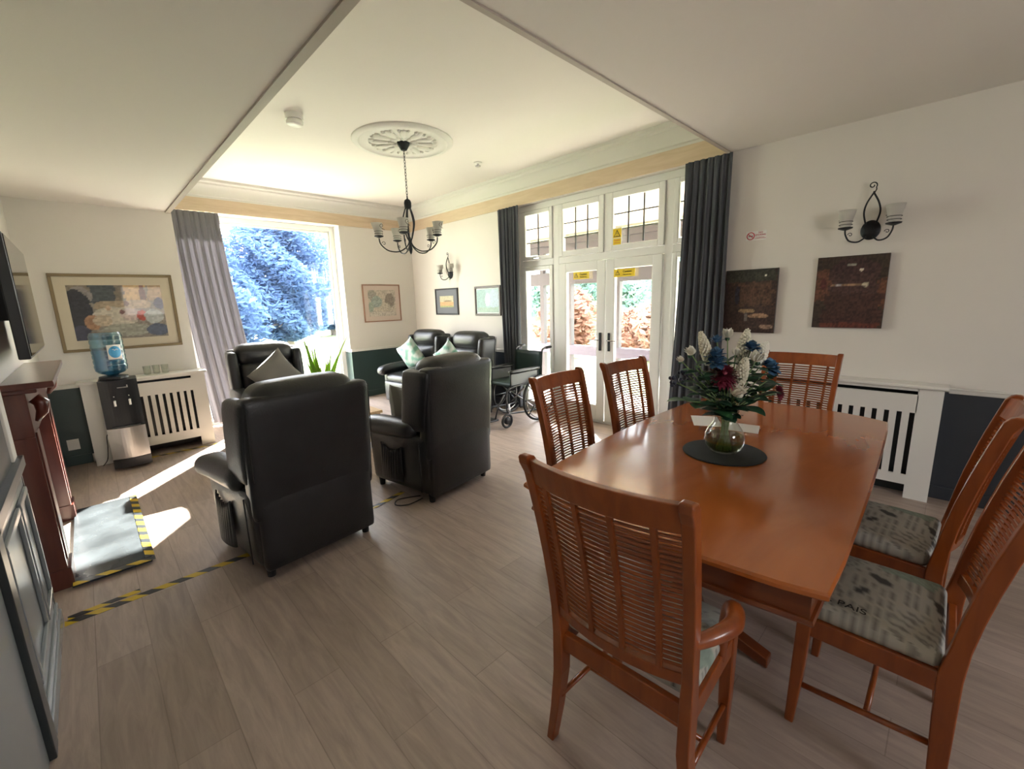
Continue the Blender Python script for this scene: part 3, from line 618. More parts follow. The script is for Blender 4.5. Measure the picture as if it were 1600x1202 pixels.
# cushions
def cushion(label, m, loc, rot, s=.22, th=.075, col=None):
    b = B(); N = 20
    for sg in (1, -1):
        def fn(i, j, sg=sg):
            u = 2*i-1; v = 2*j-1; k = 1-.10*(1-u*u)*abs(v)**2-.10*(1-v*v)*abs(u)**2
            k2 = (1-.10*(1-v*v)*abs(u)**3); k3 = (1-.10*(1-u*u)*abs(v)**3)
            return (u*s*k2, sg*th*math.sqrt(max(0, (1-u**4)*(1-v**4))), v*s*k3)
        b.grid(fn, N, N)
        if sg == 1: b.f = [f[::-1] for f in b.f]
    o = b.build('scatter_cushion', m, None, True, col=col); o.location = loc; o.rotation_euler = [rad(a) for a in rot]
    return tag(o, label, 'cushion')
def leafy(p):
    q = sin(p.x*34+2.2*sin(p.z*23))+sin(p.z*41+1.7*sin(p.x*29)); n = h2(round(p.x*60), round(p.z*60))
    return (.22, .45, .36) if q > .75 else (.42, .60, .52) if q > .1 else (.62, .68, .64) if n > .2 else (.50, .60, .55)
cushion('taupe velvet cushion standing on its corner in the recliner by the window', M['taupe'], (1.50, 5.46, .785), (-14, 38, 184), .23)
cushion('green leaf print cushion on the corner recliner', M['leafprint'], (3.57, 5.90, .77), (-16, 28, 96), .22, .07, leafy)
cushion('green leaf print cushion showing over the back of the recliner before the wheelchair', M['leafprint'], (3.54, 4.86, .77), (-16, 32, 92), .22, .07, leafy)
cushion('beige cushion partly hidden in the recliner seen from behind', M['taupe'], (1.88, 3.24, .66), (-20, 20, 20), .19)

# wheelchair
t = thing('wheelchair', 'folding black wheelchair parked by the french doors', 'wheelchair', (3.97, 3.99, 0), rad(90))
ir = M['blackp']
for s in (-1, 1):
    wh = B(); ring = lambda r, x: [(x, -.12+r*cos(2*pi*k/40), .30+r*sin(2*pi*k/40)) for k in range(40)]
    wh.tube(ring(.285, s*.285), .015, 8, True); wo_ = wh.build('wheel', M['rubber'], t, True)
    B().tube(ring(.258, s*.315), .007, 6, True).build('hand_rim', M['metal'], wo_, True)
    sp = B().cyl((s*.25, -.12, .30), (s*.32, -.12, .30), .022, 12)
    for k in range(8): q = 2*pi*k/8; sp.tube([(s*.285, -.12, .30), (s*.285, -.12+.28*cos(q), .30+.28*sin(q))], .009, 6)
    sp.build('spokes', M['greydark'], wo_, True)
    cs = B().tube([(s*.24, .42+.078*cos(2*pi*k/20), .095+.078*sin(2*pi*k/20)) for k in range(20)], .016, 8, True).cyl((s*.225, .42, .095), (s*.255, .42, .095), .045, 12); cs.build('caster', M['rubber'], t, True)
    B().tube([(s*.24, .42, .095), (s*.24, .38, .20), (s*.24, .38, .30)], .012, 8).build('caster_fork', M['metal'], t, True)
    fr = B().tube(bez([(s*.24, -.34, .93), (s*.24, -.27, .92), (s*.24, -.24, .86), (s*.24, -.22, .5), (s*.24, -.21, .2), (s*.24, -.12, .14), (s*.24, .3, .17), (s*.24, .40, .2), (s*.24, .42, .30), (s*.24, .36, .49), (s*.24, -.2, .50)], 5), .012, 8)
    fr.tube([(s*.24, .34, .5), (s*.24, .34, .68)], .010, 8).tube([(s*.24, -.15, .5), (s*.24, -.15, .68)], .01, 8).build('frame', ir, t, True)
    B().tube([(s*.24, -.42, .935), (s*.24, -.32, .93)], .018, 10).build('push_handle', M['rubber'], t, True)
    B().puff(*sorted((s*.215, s*.27)), -.18, .36, .67, .71, .018, 6).build('armrest', ir, t, True)
    B().box(*sorted((s*.236, s*.244)), -.14, .33, .52, .66).build('side_panel', M['sidep'], t, bevel=.004)
    B().tube([(s*.2, .42, .42), (s*.2, .52, .30), (s*.2, .58, .14)], .010, 8).build('leg_rest', ir, t, True)
    B().box(*sorted((s*.03, s*.20)), .52, .66, .11, .13).build('footplate', ir, t, bevel=.006)
B().puff(-.225, .225, -.20, .30, .485, .535, .022, 8).build('seat', M['wheelg'], t, True)
B().grid(lambda u, v: (-.235+.47*u, -.235-.03*sin(pi*u), .55+.34*v), 10, 6).build('backrest', M['wheelg'], t, True, solid=.015)
B().tube([(-.24, -.1, .16), (.24, .1, .47)], .01, 8).tube([(.24, -.1, .16), (-.24, .1, .47)], .01, 8).build('cross_brace', M['metal'], t, True)

# coffee table, plant
t = thing('coffee_table', 'light oak coffee table between the recliners', 'table', (1.78, 4.45, 0))
B().box(-.35, .35, -.28, .28, .42, .45).build('tabletop', M['lightwood'], t, bevel=.005)
B().box(-.31, .31, -.24, .24, .12, .14).build('shelf', M['lightwood'], t, bevel=.004)
for x in (-.31, .31):
    for y in (-.24, .24): B().box(x-.022, x+.022, y-.022, y+.022, 0, .42).build('leg', M['lightwood'], t, bevel=.004)
t = thing('potted_plant', 'bright green sword leaved plant in a pot before the garden window', 'plant', (2.12, 5.75, 0))
B().lathe([(.10, 0), (.115, .01), (.14, .26), (.155, .27), (.155, .30), (.14, .30), (.13, .26)], 24).build('pot', M['pot'], t, 40)
B().lathe([(.0001, .262), (.128, .262)], 24).build('soil', M['soil'], t)
rnd = random.Random(3)
for a, h_, l_, w_ in ((160, .80, .10, .028), (175, .86, .13, .03), (140, .74, .05, .03), (20, .62, .08, .026), (5, .70, .14, .024), (350, .88, .34, .02), (200, .60, .16, .028), (90, .66, .06, .03), (250, .56, .12, .028), (300, .6, .10, .026), (185, .76, .02, .03), (40, .52, .14, .024)):
    q = rad(a); b = B(); N = 12; d = Vector((cos(q), sin(q), 0)); sd_ = Vector((.85, -.5, 0))+Vector((-sin(q), cos(q), 0))*.3; sd_ = Vector(sd_).normalized()
    vs = []; fs = []
    for i in range(N+1):
        u = i/N; c = d*(.03+l_*u**1.6)+Vector((0, 0, .26+h_*u)); ww = w_*1.6*(1.0-u**2.5)*(.6+.8*sin(pi*min(1, u+.2)))
        vs += [c-sd_*ww+d*.006, c-d*.004, c+sd_*ww+d*.006]
        if i: k = i*3; fs += [(k-3, k-2, k+1, k), (k-2, k-1, k+2, k+1)]
    b.add(vs, fs).build('leaf', M['leafy'], t, True, solid=.002)

# ------------------------------------------------------------------ radiator covers
def rad_cover(label, loc, rz, L, slots, zs, D, topslot, groups='white radiator covers'):
    t = thing('radiator_cover', label, 'radiator cover', loc, rz, groups)      # local x along, y=0 front, +y to the wall
    z0, z1 = zs; b = B(); T = .018
    xs = sorted(slots)
    b.box(0, xs[0][0], 0, T, 0, .845); b.box(xs[-1][1], L, 0, T, 0, .845)
    b.box(xs[0][0], xs[-1][1], 0, T, .105, z0).box(xs[0][0], topslot[0], 0, T, z1, .845) if topslot[0] > xs[0][0] else b.box(xs[0][0], xs[-1][1], 0, T, .105, z0)
    b.box(topslot[0], topslot[1], 0, T, z1, .795).box(topslot[0], topslot[1], 0, T, .822, .845)
    if topslot[1] < xs[-1][1]: b.box(topslot[1], xs[-1][1], 0, T, z1, .845)
    for i in range(len(xs)-1): b.box(xs[i][1], xs[i+1][0], 0, T, z0, z1)
    b.build('front_panel', M['white'], t)
    for x in (0, L-T): B().box(x, x+T, T, D, 0, .845).build('side_panel', M['white'], t)
    B().box(-.022, L+.022, -.025, D, .845, .870).build('top_shelf', M['white'], t, bevel=.006)
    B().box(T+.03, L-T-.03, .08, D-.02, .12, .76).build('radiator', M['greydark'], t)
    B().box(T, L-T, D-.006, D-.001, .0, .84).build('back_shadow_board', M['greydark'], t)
    return t
sl = [(.432+.0632*k, .432+.0632*k+.027) for k in range(8)]          # slots of the alcove cover
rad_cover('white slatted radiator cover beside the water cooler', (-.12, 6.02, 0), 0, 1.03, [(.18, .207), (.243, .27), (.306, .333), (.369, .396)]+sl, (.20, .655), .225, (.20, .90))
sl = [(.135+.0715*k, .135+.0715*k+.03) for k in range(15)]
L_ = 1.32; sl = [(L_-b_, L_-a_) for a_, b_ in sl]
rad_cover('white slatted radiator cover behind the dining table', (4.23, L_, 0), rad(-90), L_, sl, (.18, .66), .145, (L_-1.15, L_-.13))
for i, x in enumerate((.42, .50, .575)):
    o = B().lathe([(.026, 0), (.030, .001), (.034, .095), (.032, .095), (.028, .008), (.0001, .008)], 20).build('tumbler', M['vaseg'], None, True)
    o.location = (x, 6.13+.01*(i % 2), .871); tag(o, ('clear tumbler nearest the water cooler on the radiator cover', 'middle one of three clear tumblers on the radiator cover', 'clear tumbler nearest the curtain on the radiator cover')[i], 'glass', 'clear tumblers on the radiator cover')

# ------------------------------------------------------------------ water cooler and bottle
t = thing('water_cooler', 'black and silver water cooler against the radiator cover', 'water cooler', (.158, 5.80, 0), rad(-3))
x0, x1 = -.145, .145
B().box(x0, x1, -.10, .17, .03, .90).build('body', M['blackp'], t, bevel=.012)
b = B()
def front(z0, z1, bul, d=.09):
    b = B(); N = 12
    for i in range(N):
        a, c = -1+2*i/N, -1+2*(i+1)/N; ya, yc = -.10-d+bul*a*a, -.10-d+bul*c*c
        b.hexa([(a*x1, ya, z0), (c*x1, yc, z0), (c*x1, -.10, z0), (a*x1, -.10, z0)], [(a*x1, ya, z1), (c*x1, yc, z1), (c*x1, -.10, z1), (a*x1, -.10, z1)])
    return b
front(.435, .90, .03, .065).build('upper_panel', M['blackp'], t)
front(.12, .43, .035, .085).build('lower_panel', M['silver'], t)
front(.03, .115, .035, .09).build('plinth', M['blackp'], t)
B().box(-.11, .11, -.185, -.16, .435, .45).build('drip_tray', M['greydark'], t, bevel=.004)
for x in (-.045, .065):
    k = B().cyl((x, -.16, .70), (x, -.20, .70), .010, 10).cyl((x, -.20, .71), (x, -.20, .655), .009, 10).build('tap', M['signw'], t, True)
    B().cyl((x, -.166, .745), (x, -.172, .745), .005, 8).build('indicator_light', M['signw'], k)
B().box(-.01, .07, -.171, -.166, .825, .832).box(.06, .07, -.171, -.166, .832, .85).build('badge', M['silver'], t)
B().lathe([(.10, .90), (.115, .905), (.11, .93), (.085, .935)], 24, (-.02, .02, 0)).build('bottle_collar', M['blackp'], t, 40)
B().tube(bez([(-.14, .15, .35), (-.17, .16, .30), (-.18, .16, .18), (-.20, .16, .06), (-.24, .14, .008)], 6), .004, 6).build('power_cable', M['cable'], t, True)
t = thing('water_bottle', 'large pale blue water bottle upside down on the cooler', 'bottle', (.135, 5.825, .935))
pr_ = [(.04, .0), (.05, .01), (.10, .03), (.122, .055)]
for k in range(7): z = .07+k*.048; pr_ += [(.122, z), (.126, z+.012), (.126, z+.034), (.121, z+.042)]
pr_ += [(.122, .405), (.112, .425), (.06, .432), (.0001, .432)]
B().lathe(pr_, 32).build('body', M['bottle'], t, 30)
B().lathe([(.03, .004), (.09, .032), (.114, .06), (.114, .27), (.0001, .27)], 28).build('water', glass('bottle_water', (.55, .74, .84), .05, .05), t, True)
def cyl_patch(r, a0, a1, z0, z1, n=8, disc=False):
    if not disc: return B().grid(lambda u, v: (r*sin(a0+(a1-a0)*u), -r*cos(a0+(a1-a0)*u), z0+(z1-z0)*v), n, 1)
    am, zm, ra, rz_ = (a0+a1)/2, (z0+z1)/2, (a1-a0)/2, (z1-z0)/2; b = B(); N = 28
    P = lambda q, k: (r*sin(am+ra*k*cos(q)), -r*cos(am+ra*k*cos(q)), zm+rz_*k*sin(q))
    vs = [P(0, 0)]+[P(2*pi*i/N, k) for k in (.5, 1) for i in range(N)]
    return b.add(vs, [(0, 1+i, 1+(i+1) % N) for i in range(N)]+[(1+i, 1+N+i, 1+N+(i+1) % N, 1+(i+1) % N) for i in range(N)])
lb = cyl_patch(.1285, -.08, .82, .165, .305).build('label', M['signw'], t, True, solid=.0006)
cyl_patch(.1295, -.02, .76, .177, .293, disc=True).build('label_circle', M['blue'], lb, True, solid=.0006)
B().tube([(.1305*sin(.2+.05*k), -.1305*cos(.2+.05*k), .258+.006*sin(k*1.5)) for k in range(8)], .0028, 6).build('label_mark', M['signw'], lb, True)

# ------------------------------------------------------------------ fireplace, hearth, tv
t = thing('fireplace_surround', 'tall polished mahogany fireplace surround on the left wall', 'fireplace', (XL, 4.09, 0))
D_ = .085
for y0, y1 in ((-.68, -.48), (.48, .68)):
    c = B().box(.0, D_, y0, y1, 0, .90).build('side_column', M['mahog'], t, bevel=.004)
    B().box(D_, D_+.008, y0+.03, y1-.03, .16, .92).build('column_panel', M['mahog'], c, bevel=.003)
    B().box(0, D_+.014, y0-.008, y1+.008, 0, .12).build('plinth', M['mahog'], c, bevel=.003)
    B().tube([(D_+.02, (y0+y1)/2, 1.10), (D_+.045, (y0+y1)/2, 1.07), (D_+.04, (y0+y1)/2, 1.02), (D_+.012, (y0+y1)/2, .97)], [.03, .034, .026, .01], 10).build('corbel', M['mahog'], c, True)
B().box(0, D_, -.68, .68, .90, 1.14).build('frieze', M['mahog'], t, bevel=.004)
B().box(0, .13, -.70, .70, 1.14, 1.165).box(0, .20, -.735, .735, 1.165, 1.20).build('mantel_shelf', M['mahog'], t, bevel=.006)
B().box(.0, .02, -.48, -.32, 0, .9).box(.0, .02, .32, .48, 0, .9).box(0, .02, -.32, .32, .66, .9).build('tile_slip', M['slate'], t)
B().box(0, .005, -.32, .32, 0, .66).build('firebox', M['greydark'], t)
hs = B().box(XL+.085, .085, 3.38, 4.72, 0, .022).build('hearth_slab', M['slate'], None, bevel=.004); tag(hs, 'dark slate hearth slab edged with hazard tape', 'hearth')
def tape(label, x0, x1, y0, y1, z=.0, m='tape', rot=0):
    o = B().box(-(x1-x0)/2, (x1-x0)/2, -(y1-y0)/2, (y1-y0)/2, 0, .0012).build('hazard_tape', M[m]); o.location = ((x0+x1)/2, (y0+y1)/2, z+.0004); o.rotation_euler.z = rad(rot)
    return tag(o, label, 'tape')
tape('long yellow and black hazard tape strip running under the nearest recliner', -.30, 1.42, 2.985, 3.035, rot=.8)
tape('short orange and black tape piece beside the long strip near the left wall', -.29, .0, 3.035, 3.075, 0, 'tape', rot=4)
tape('hazard tape strip along the near edge of the hearth slab', -.27, .10, 3.355, 3.405, .022)
tape('hazard tape strip along the room side edge of the hearth slab', .055, .10, 3.41, 4.72, .0232)
tape('hazard tape on the floor before the alcove radiator cover', .30, 1.0, 5.90, 5.945)
tape('hazard tape end showing between the two nearest recliners', 1.40, 1.70, 3.03, 3.075, .002, rot=14)
t = thing('television', 'black flat television on the wall above the mantel, seen almost edge on', 'television', (-.215, 3.86, 1.64), 0)
B().box(-.045, 0, -.56, .56, -.315, .315).build('housing', M['blackp'], t, bevel=.006)
B().box(0, .004, -.545, .545, -.30, .305).build('screen', M['screen'], t)
B().box(XL+.217, -.045, -.12, .12, -.12, .12).build('wall_bracket', M['greydark'], t)

# ------------------------------------------------------------------ pictures
def art(shapes, base, nz=.12, sc_=30):
    def f(u, v):
        c = base
        for k, x, y, rx, ry, col_ in shapes:
            j = .12*(h2(round(u*14), round(v*14))-.5)
            d = ((u-x)/rx)**2+((v-y)/ry)**2 if k == 'e' else max(abs(u-x)/rx, abs(v-y)/ry)
            if d < 1+j*2: c = col_
        n = 1+nz*2*(h2(round(u*sc_), round(v*sc_*.9))-.5)
        return tuple(min(1, q*n) for q in c)
    return f
def picture(label, wall, a0, a1, z0, z1, fm, fw_, mm, mw, f, group=None, canvas=False, tilt=0, res=56):
    w_, h_ = a1-a0, z1-z0; name = 'canvas_picture' if canvas else 'framed_picture'
    t = thing(name, label, 'picture', ((a0+a1)/2, YA if wall == 'A' else YB, (z0+z1)/2) if wall in 'AB' else (XR, (a0+a1)/2, (z0+z1)/2), 0 if wall in 'AB' else rad(-90), group)
    X, Z = w_/2, h_/2; nx, nz_ = res, max(8, int(res*h_/w_))
    if canvas: y = -.024; B().box(-X, X, y, -.001, -Z, Z).build('stretcher', M['greydark'], t); iw = 0
    else:
        b = B(); F1 = -.024
        b.box(-X, X, F1, -.001, Z-fw_, Z).box(-X, X, F1, -.001, -Z, -Z+fw_).box(-X, -X+fw_, F1, -.001, -Z+fw_, Z-fw_).box(X-fw_, X, F1, -.001, -Z+fw_, Z-fw_)
        b.build('frame', M[fm], t, bevel=.004); y = -.010
        if mm: B().box(-X+fw_, X-fw_, y, -.002, -Z+fw_, Z-fw_).build('mount', M[mm], t); y -= .001
        iw = fw_+mw
    ww, hh = X-iw, Z-iw
    B().grid(lambda u, v: (-ww+2*ww*u, y-.0008, -hh+2*hh*v), nx, nz_).build('print', M['canvas'] if canvas else M['art'], t, col=lambda p: f((p.x+ww)/(2*ww), (p.z+hh)/(2*hh)))
    return t
picture('large gilt framed print of a crowded lunch table above the water cooler', 'A', -.182, .785, 1.16, 1.94, 'gold', .028, 'mount', .085, art([
    ('r', .5, .85, .5, .18, (.22, .18, .14)), ('r', .35, .85, .13, .2, (.07, .08, .09)), ('r', .70, .85, .12, .16, (.55, .36, .17)), ('r', .93, .86, .09, .16, (.42, .28, .16)), ('e', .78, .82, .035, .22, (.16, .07, .05)),
    ('e', .12, .82, .12, .16, (.27, .24, .23)), ('e', .06, .5, .16, .42, (.035, .035, .045)), ('e', .45, .62, .22, .10, (.36, .28, .20)), ('e', .70, .64, .17, .09, (.45, .34, .24)), ('e', .45, .42, .26, .18, (.52, .47, .40)),
    ('e', .62, .45, .12, .12, (.50, .40, .38)), ('e', .2, .32, .09, .14, (.36, .20, .12)), ('e', .30, .35, .10, .11, (.50, .40, .30)), ('e', .74, .42, .07, .10, (.42, .08, .06)), ('e', .87, .40, .11, .14, (.42, .44, .44)),
    ('e', .55, .16, .3, .12, (.34, .33, .28)), ('e', .9, .14, .14, .12, (.10, .12, .18)), ('e', .06, .1, .1, .18, (.06, .06, .09)), ('e', .95, .65, .06, .12, (.08, .07, .12)), ('e', .52, .5, .03, .04, (.2, .1, .1)), ('e', .38, .58, .025, .05, (.5, .35, .25)), ('e', .58, .66, .03, .05, (.2, .12, .1))],
    (.25, .22, .19), .22, 34), res=84)
picture('pale pink framed print on the far wall right of the big window', 'B', 3.375, 4.07, 1.26, 1.885, 'fr_pk', .018, 'mountp', .075, art([
    ('e', .15, .8, .16, .2, (.33, .30, .26)), ('e', .3, .55, .2, .22, (.32, .36, .33)), ('e', .08, .35, .1, .2, (.30, .34, .28)), ('e', .78, .6, .18, .28, (.26, .22, .18)), ('e', .6, .3, .2, .2, (.50, .44, .36)), ('r', .5, .08, .5, .1, (.52, .46, .40))], (.52, .45, .37), .25))
picture('small dark framed landscape with a grey mount near the room corner', 'R', 5.68, 6.30, 1.35, 1.78, 'fr_bk', .022, 'mountg', .10, art([('r', .5, .8, .5, .3, (.56, .52, .36)), ('r', .5, .25, .5, .22, (.62, .36, .18)), ('e', .6, .55, .3, .07, (.30, .24, .14)), ('r', .5, .05, .5, .1, (.35, .36, .16))], (.55, .48, .28), .2))
picture('brown framed misty green picture beside the left dark curtain', 'R', 4.67, 5.25, 1.34, 1.775, 'fr_br', .028, 'mountw', .018, art([('e', .2, .5, .3, .5, (.17, .33, .30)), ('e', .8, .6, .25, .4, (.30, .42, .50)), ('r', .5, .1, .5, .12, (.20, .33, .24)), ('e', .5, .55, .12, .3, (.42, .56, .58))], (.24, .42, .42), .2))
picture('dark brown canvas of a dim cafe with round tables beside the curtain', 'R', 1.13, 1.56, 1.20, 1.765, '', 0, None, 0, art([
    ('r', .5, .92, .5, .12, (.035, .035, .025)), ('r', .55, .62, .38, .18, (.085, .042, .026)), ('e', .62, .66, .05, .09, (.06, .025, .015)), ('e', .82, .66, .04, .07, (.06, .025, .015)), ('r', .15, .45, .15, .3, (.035, .018, .015)), ('e', .25, .6, .05, .14, (.02, .02, .035)),
    ('e', .45, .35, .17, .035, (.26, .17, .09)), ('e', .68, .27, .2, .035, (.30, .18, .11)), ('e', .85, .10, .13, .035, (.26, .17, .12)), ('r', .45, .25, .03, .06, (.14, .12, .11)), ('e', .78, .90, .025, .015, (.6, .6, .5))], (.045, .022, .018), .5, 40), 'canvas prints on the right wall', True)
picture('larger dark brown canvas of an arched bar below the wall light', 'R', .40, .85, 1.26, 1.82, '', 0, None, 0, art([
    ('r', .12, .6, .13, .22, (.13, .052, .03)), ('e', .12, .62, .05, .08, (.09, .02, .02)), ('r', .93, .48, .08, .2, (.12, .048, .026)), ('e', .55, .75, .36, .22, (.05, .022, .022)), ('r', .55, .56, .34, .2, (.065, .03, .028)), ('r', .5, .60, .25, .012, (.28, .17, .10)),
    ('e', .72, .60, .045, .04, (.40, .36, .26)), ('e', .64, .80, .03, .018, (.5, .45, .35)), ('r', .5, .88, .07, .012, (.30, .30, .24)), ('r', .55, .22, .4, .26, (.055, .022, .018)), ('r', .55, .04, .4, .03, (.12, .03, .02)), ('r', .34, .60, .04, .015, (.4, .35, .35))], (.042, .026, .018), .5, 44), 'canvas prints on the right wall', True)
B().box(-.045, .045, -.003, 0, -.055, .055).build('socket_plate', M['white']).location = (-.26, YA-.006, .22)
o = bpy.data.objects['socket_plate']; tag(o, 'white socket plate low on the dark wall beside the fireplace', 'socket')

# ------------------------------------------------------------------ lights on wall and ceiling
def spiral(c, r0, turns, e1, e2, n=26, sgn=1, a0=0):
    return [Vector(c)+Vector(e1)*(r0*(1-.72*k/n)*cos(a0+sgn*2*pi*turns*k/n))+Vector(e2)*(r0*(1-.72*k/n)*sin(a0+sgn*2*pi*turns*k/n)) for k in range(n+1)]
def cup(parent, x, y, z, lean=(0, 0)):
    h = B().lathe([(.012, -.02), (.045, -.008), (.048, 0), (.02, .002)], 18, (x, y, z)).build('cup_holder', M['iron'], parent, 40)
    g_ = B(); N = 24; prof_ = [(.032, .004), (.036, .03), (.046, .075), (.058, .125), (.056, .125), (.044, .075), (.034, .03), (.0001, .010)]
    vs = []
    for r, zz in prof_:
        for k in range(N): q = 2*pi*k/N; vs.append((x+r*cos(q)+lean[0]*zz, y+r*sin(q)+lean[1]*zz, z+zz))
    g_.add(vs, [(i*N+k, i*N+(k+1) % N, (i+1)*N+(k+1) % N, (i+1)*N+k) for i in range(len(prof_)-1) for k in range(N)])
    gl = g_.build('glass_shade', M['cup'], h, True)
    wv = B().tube([(x+.05*cos(a)*.83, y+.05*sin(a)*.83, z+.02+.0*a) for a in [2*pi*k/24 for k in range(24)]], .0022, 5, True)
    wv.tube([(x+.043*cos(a), y+.043*sin(a), z+.042) for a in [2*pi*k/24 for k in range(24)]], .0022, 5, True)
    wv.tube([(x+.062*cos(-pi/2+(q-.0)*.9), y+.062*sin(-pi/2+(q)*.9), z+.062+.03*zz) for q, zz in [(1.1, -.1), (.7, 0), (.3, .05), (0, .3), (-.25, .9), (-.1, 1.5), (.2, 1.6), (.4, 1.2), (.3, .8), (.1, .8)]], .0024, 5)
    wv.build('wire_scroll', M['iron'], h, True)
def sconce(label, y):
    t = thing('wall_sconce', label, 'wall light', (XR, y, 2.0), rad(90), 'wrought iron wall lights')
    B().lathe([(.072, 0), (.070, .012), (.05, .022), (.0001, .026)], 28, (0, 0, 0), 1, 1).build('back_plate', M['iron'], t, 40).matrix_local = Matrix.Rotation(rad(-90), 4, 'X') @ Matrix.Diagonal((.85, 1, 1, 1))
    B().tube(bez([(-.03, .03, .04), (-.05, .05, .12), (-.035, .05, .19), (.0, .04, .26), (.002, .04, .262), (.035, .05, .19), (.045, .05, .12), (.03, .03, .04)], 7), .006, 8).build('teardrop_loop', M['iron'], t, True)
    B().tube([(.0, .04, .255), (-.012, .04, .285)]+spiral((.012, .04, .315), .026, 1.15, (-1, 0, 0), (0, 0, 1), 22, 1, -.6), .004, 6).build('scroll', M['iron'], t, True)
    for s in (-1, 1):
        B().tube(bez([(s*.02, .03, -.05), (s*.06, .07, -.085), (s*.11, .10, -.075), (s*.135, .11, -.03), (s*.14, .11, .005)], 6), .0058, 8).tube(spiral((s*.108, .10, -.03), .016, 1, (1, 0, 0), (0, 0, 1), 14), .0026, 5).build('arm', M['iron'], t, True)
        cup(t, s*.14, .11, .025)
    return t
sconce('wrought iron twin wall light above the brown canvas pictures', .54); sconce('wrought iron twin wall light over the small pictures near the corner', 5.85)

cx, cy = 2.60, 4.15
t = thing('ceiling_rose', 'round white plaster ceiling rose with raised leaves', 'ceiling rose', (cx, cy, ZT))
B().lathe([(.50, 0), (.50, -.012), (.485, -.026), (.44, -.030), (.425, -.018), (.40, -.012), (.0001, -.012)][::-1], 48).build('disc', M['plaster'], t, 40)
for k in range(12):
    q = 2*pi*k/12; b = B(); b.m = Matrix.Rotation(q, 4, 'Z')
    b.ball((.24, 0, -.014), (.105, .038, .022), 10, 6).ball((.31, .045, -.014), (.03, .018, .018), 8, 5).ball((.31, -.045, -.014), (.03, .018, .018), 8, 5).ball((.12, 0, -.014), (.05, .022, .018), 8, 5); b.build('leaf', M['plaster'], t, True)
t = thing('chandelier', 'black wrought iron chandelier with five frosted glass cups hanging from the rose', 'chandelier', (cx, cy, 0))
B().lathe([(.0001, 3.08), (.03, 3.085), (.045, 3.11), (.06, 3.135), (.065, 3.155)], 20).build('ceiling_plate', M['iron'], t, 40)
ch_ = B(); z = 3.085; k = 0
while z > 2.64:
    e = Vector((1, 0, 0)) if k % 2 else Vector((0, 1, 0))
    ch_.tube([Vector((0, 0, z-.017))+e*(.009*cos(2*pi*i/10))+Vector((0, 0, .019*sin(2*pi*i/10))) for i in range(10)], .0028, 5, True); z -= .030; k += 1
ch_.build('chain', M['iron'], t, True)
B().lathe([(.004, 2.645), (.008, 2.62), (.03, 2.605), (.038, 2.58), (.036, 2.54), (.03, 2.52)][::-1], 18).build('body', M['iron'], t, 40)
for k in range(5):
    q = 2*pi*k/5+rad(12); c_, s_ = cos(q), sin(q); P = lambda r, z: (r*c_, r*s_, z)
    a = B().tube(bez([P(.022, 2.54), P(.055, 2.44), P(.062, 2.36), P(.03, 2.24), P(.012, 2.19), P(.05, 2.13), P(.13, 2.09), P(.23, 2.10), P(.30, 2.16), P(.315, 2.22)], 6), .0065, 8)
    a.tube(spiral(P(.27, 2.17), .02, 1, (c_, s_, 0), (0, 0, 1), 14), .003, 5); a.build('arm', M['iron'], t, True)
    cup(t, .315*c_, .315*s_, 2.245, (.1*c_, .1*s_))
B().lathe([(.0001, 2.06), (.012, 2.08), (.02, 2.12), (.012, 2.17), (.02, 2.2), (.006, 2.24)], 14).build('finial', M['iron'], t, True)
t = thing('smoke_alarm', 'round white smoke alarm on the ceiling left of the rose', 'smoke alarm', (1.56, 4.18, ZT))
B().lathe([(.072, 0), (.072, -.045), (.05, -.047)][::-1], 28).build('base', M['white'], t, 40)
B().lathe([(.0001, -.092), (.055, -.09), (.066, -.082), (.068, -.06), (.06, -.048)], 28).build('cover', M['white'], t, 40)
t = thing('ceiling_detector', 'tiny ceiling detector between the rose and the french doors', 'detector', (3.63, 4.20, ZT))
B().lathe([(.05, 0), (.048, -.012), (.02, -.014)][::-1], 20).build('base', M['white'], t, 40)
B().lathe([(.0001, -.05), (.03, -.046), (.032, -.035), (.014, -.03), (.014, -.012)], 16).build('sensor', M['metal'], t, 40)

# ------------------------------------------------------------------ things on the table
ZTt = .7605
t = B().lathe([(.0001, 0), (.19, 0), (.193, .004), (.19, .008), (.0001, .008)], 48).build('placemat', M['mat_'], None, 40); t.location = (2.22, .755, ZTt); tag(t, 'round black placemat under the flower vase', 'placemat')
t = thing('glass_vase', 'round clear glass vase part filled with greenish water', 'vase', (2.22, .755, ZTt+.0085))
po = [(.045, 0), (.066, .006), (.086, .03), (.094, .06), (.091, .09), (.078, .12), (.058, .15), (.050, .175), (.054, .20), (.060, .212)]
pi_ = [(.057, .212), (.047, .175), (.055, .15), (.075, .12), (.088, .09), (.090, .06), (.082, .033), (.06, .012), (.0001, .010)]
B().lathe(po+pi_, 36).build('body', M['vaseg'], t, True)
B().lathe([(.0001, .012), (.058, .014), (.080, .034), (.088, .06), (.086, .088), (.0001, .088)], 32).build('water', M['water'], t, 40)
pp = B().box(-.12, .12, -.08, .08, 0, .001).build('paper_sheet', M['paper']); pp.location = (2.74, 1.05, ZTt+.0004); pp.rotation_euler.z = rad(28); tag(pp, 'white sheet of paper lying on the table behind the vase', 'paper')
pp = B().add([(-.09, -.05, 0), (.09, -.05, 0), (.09, 0, .032), (-.09, 0, .032), (.09, .06, 0), (-.09, .06, 0)], [(0, 1, 2, 3), (3, 2, 4, 5)]).build('folded_card', M['paper'], None, solid=.001); pp.location = (2.70, .82, ZTt+.0015); pp.rotation_euler.z = rad(100); tag(pp, 'folded white card on the table right of the vase', 'card')
V0 = Vector((2.22, .755, ZTt+.02)); rnd = random.Random(11)
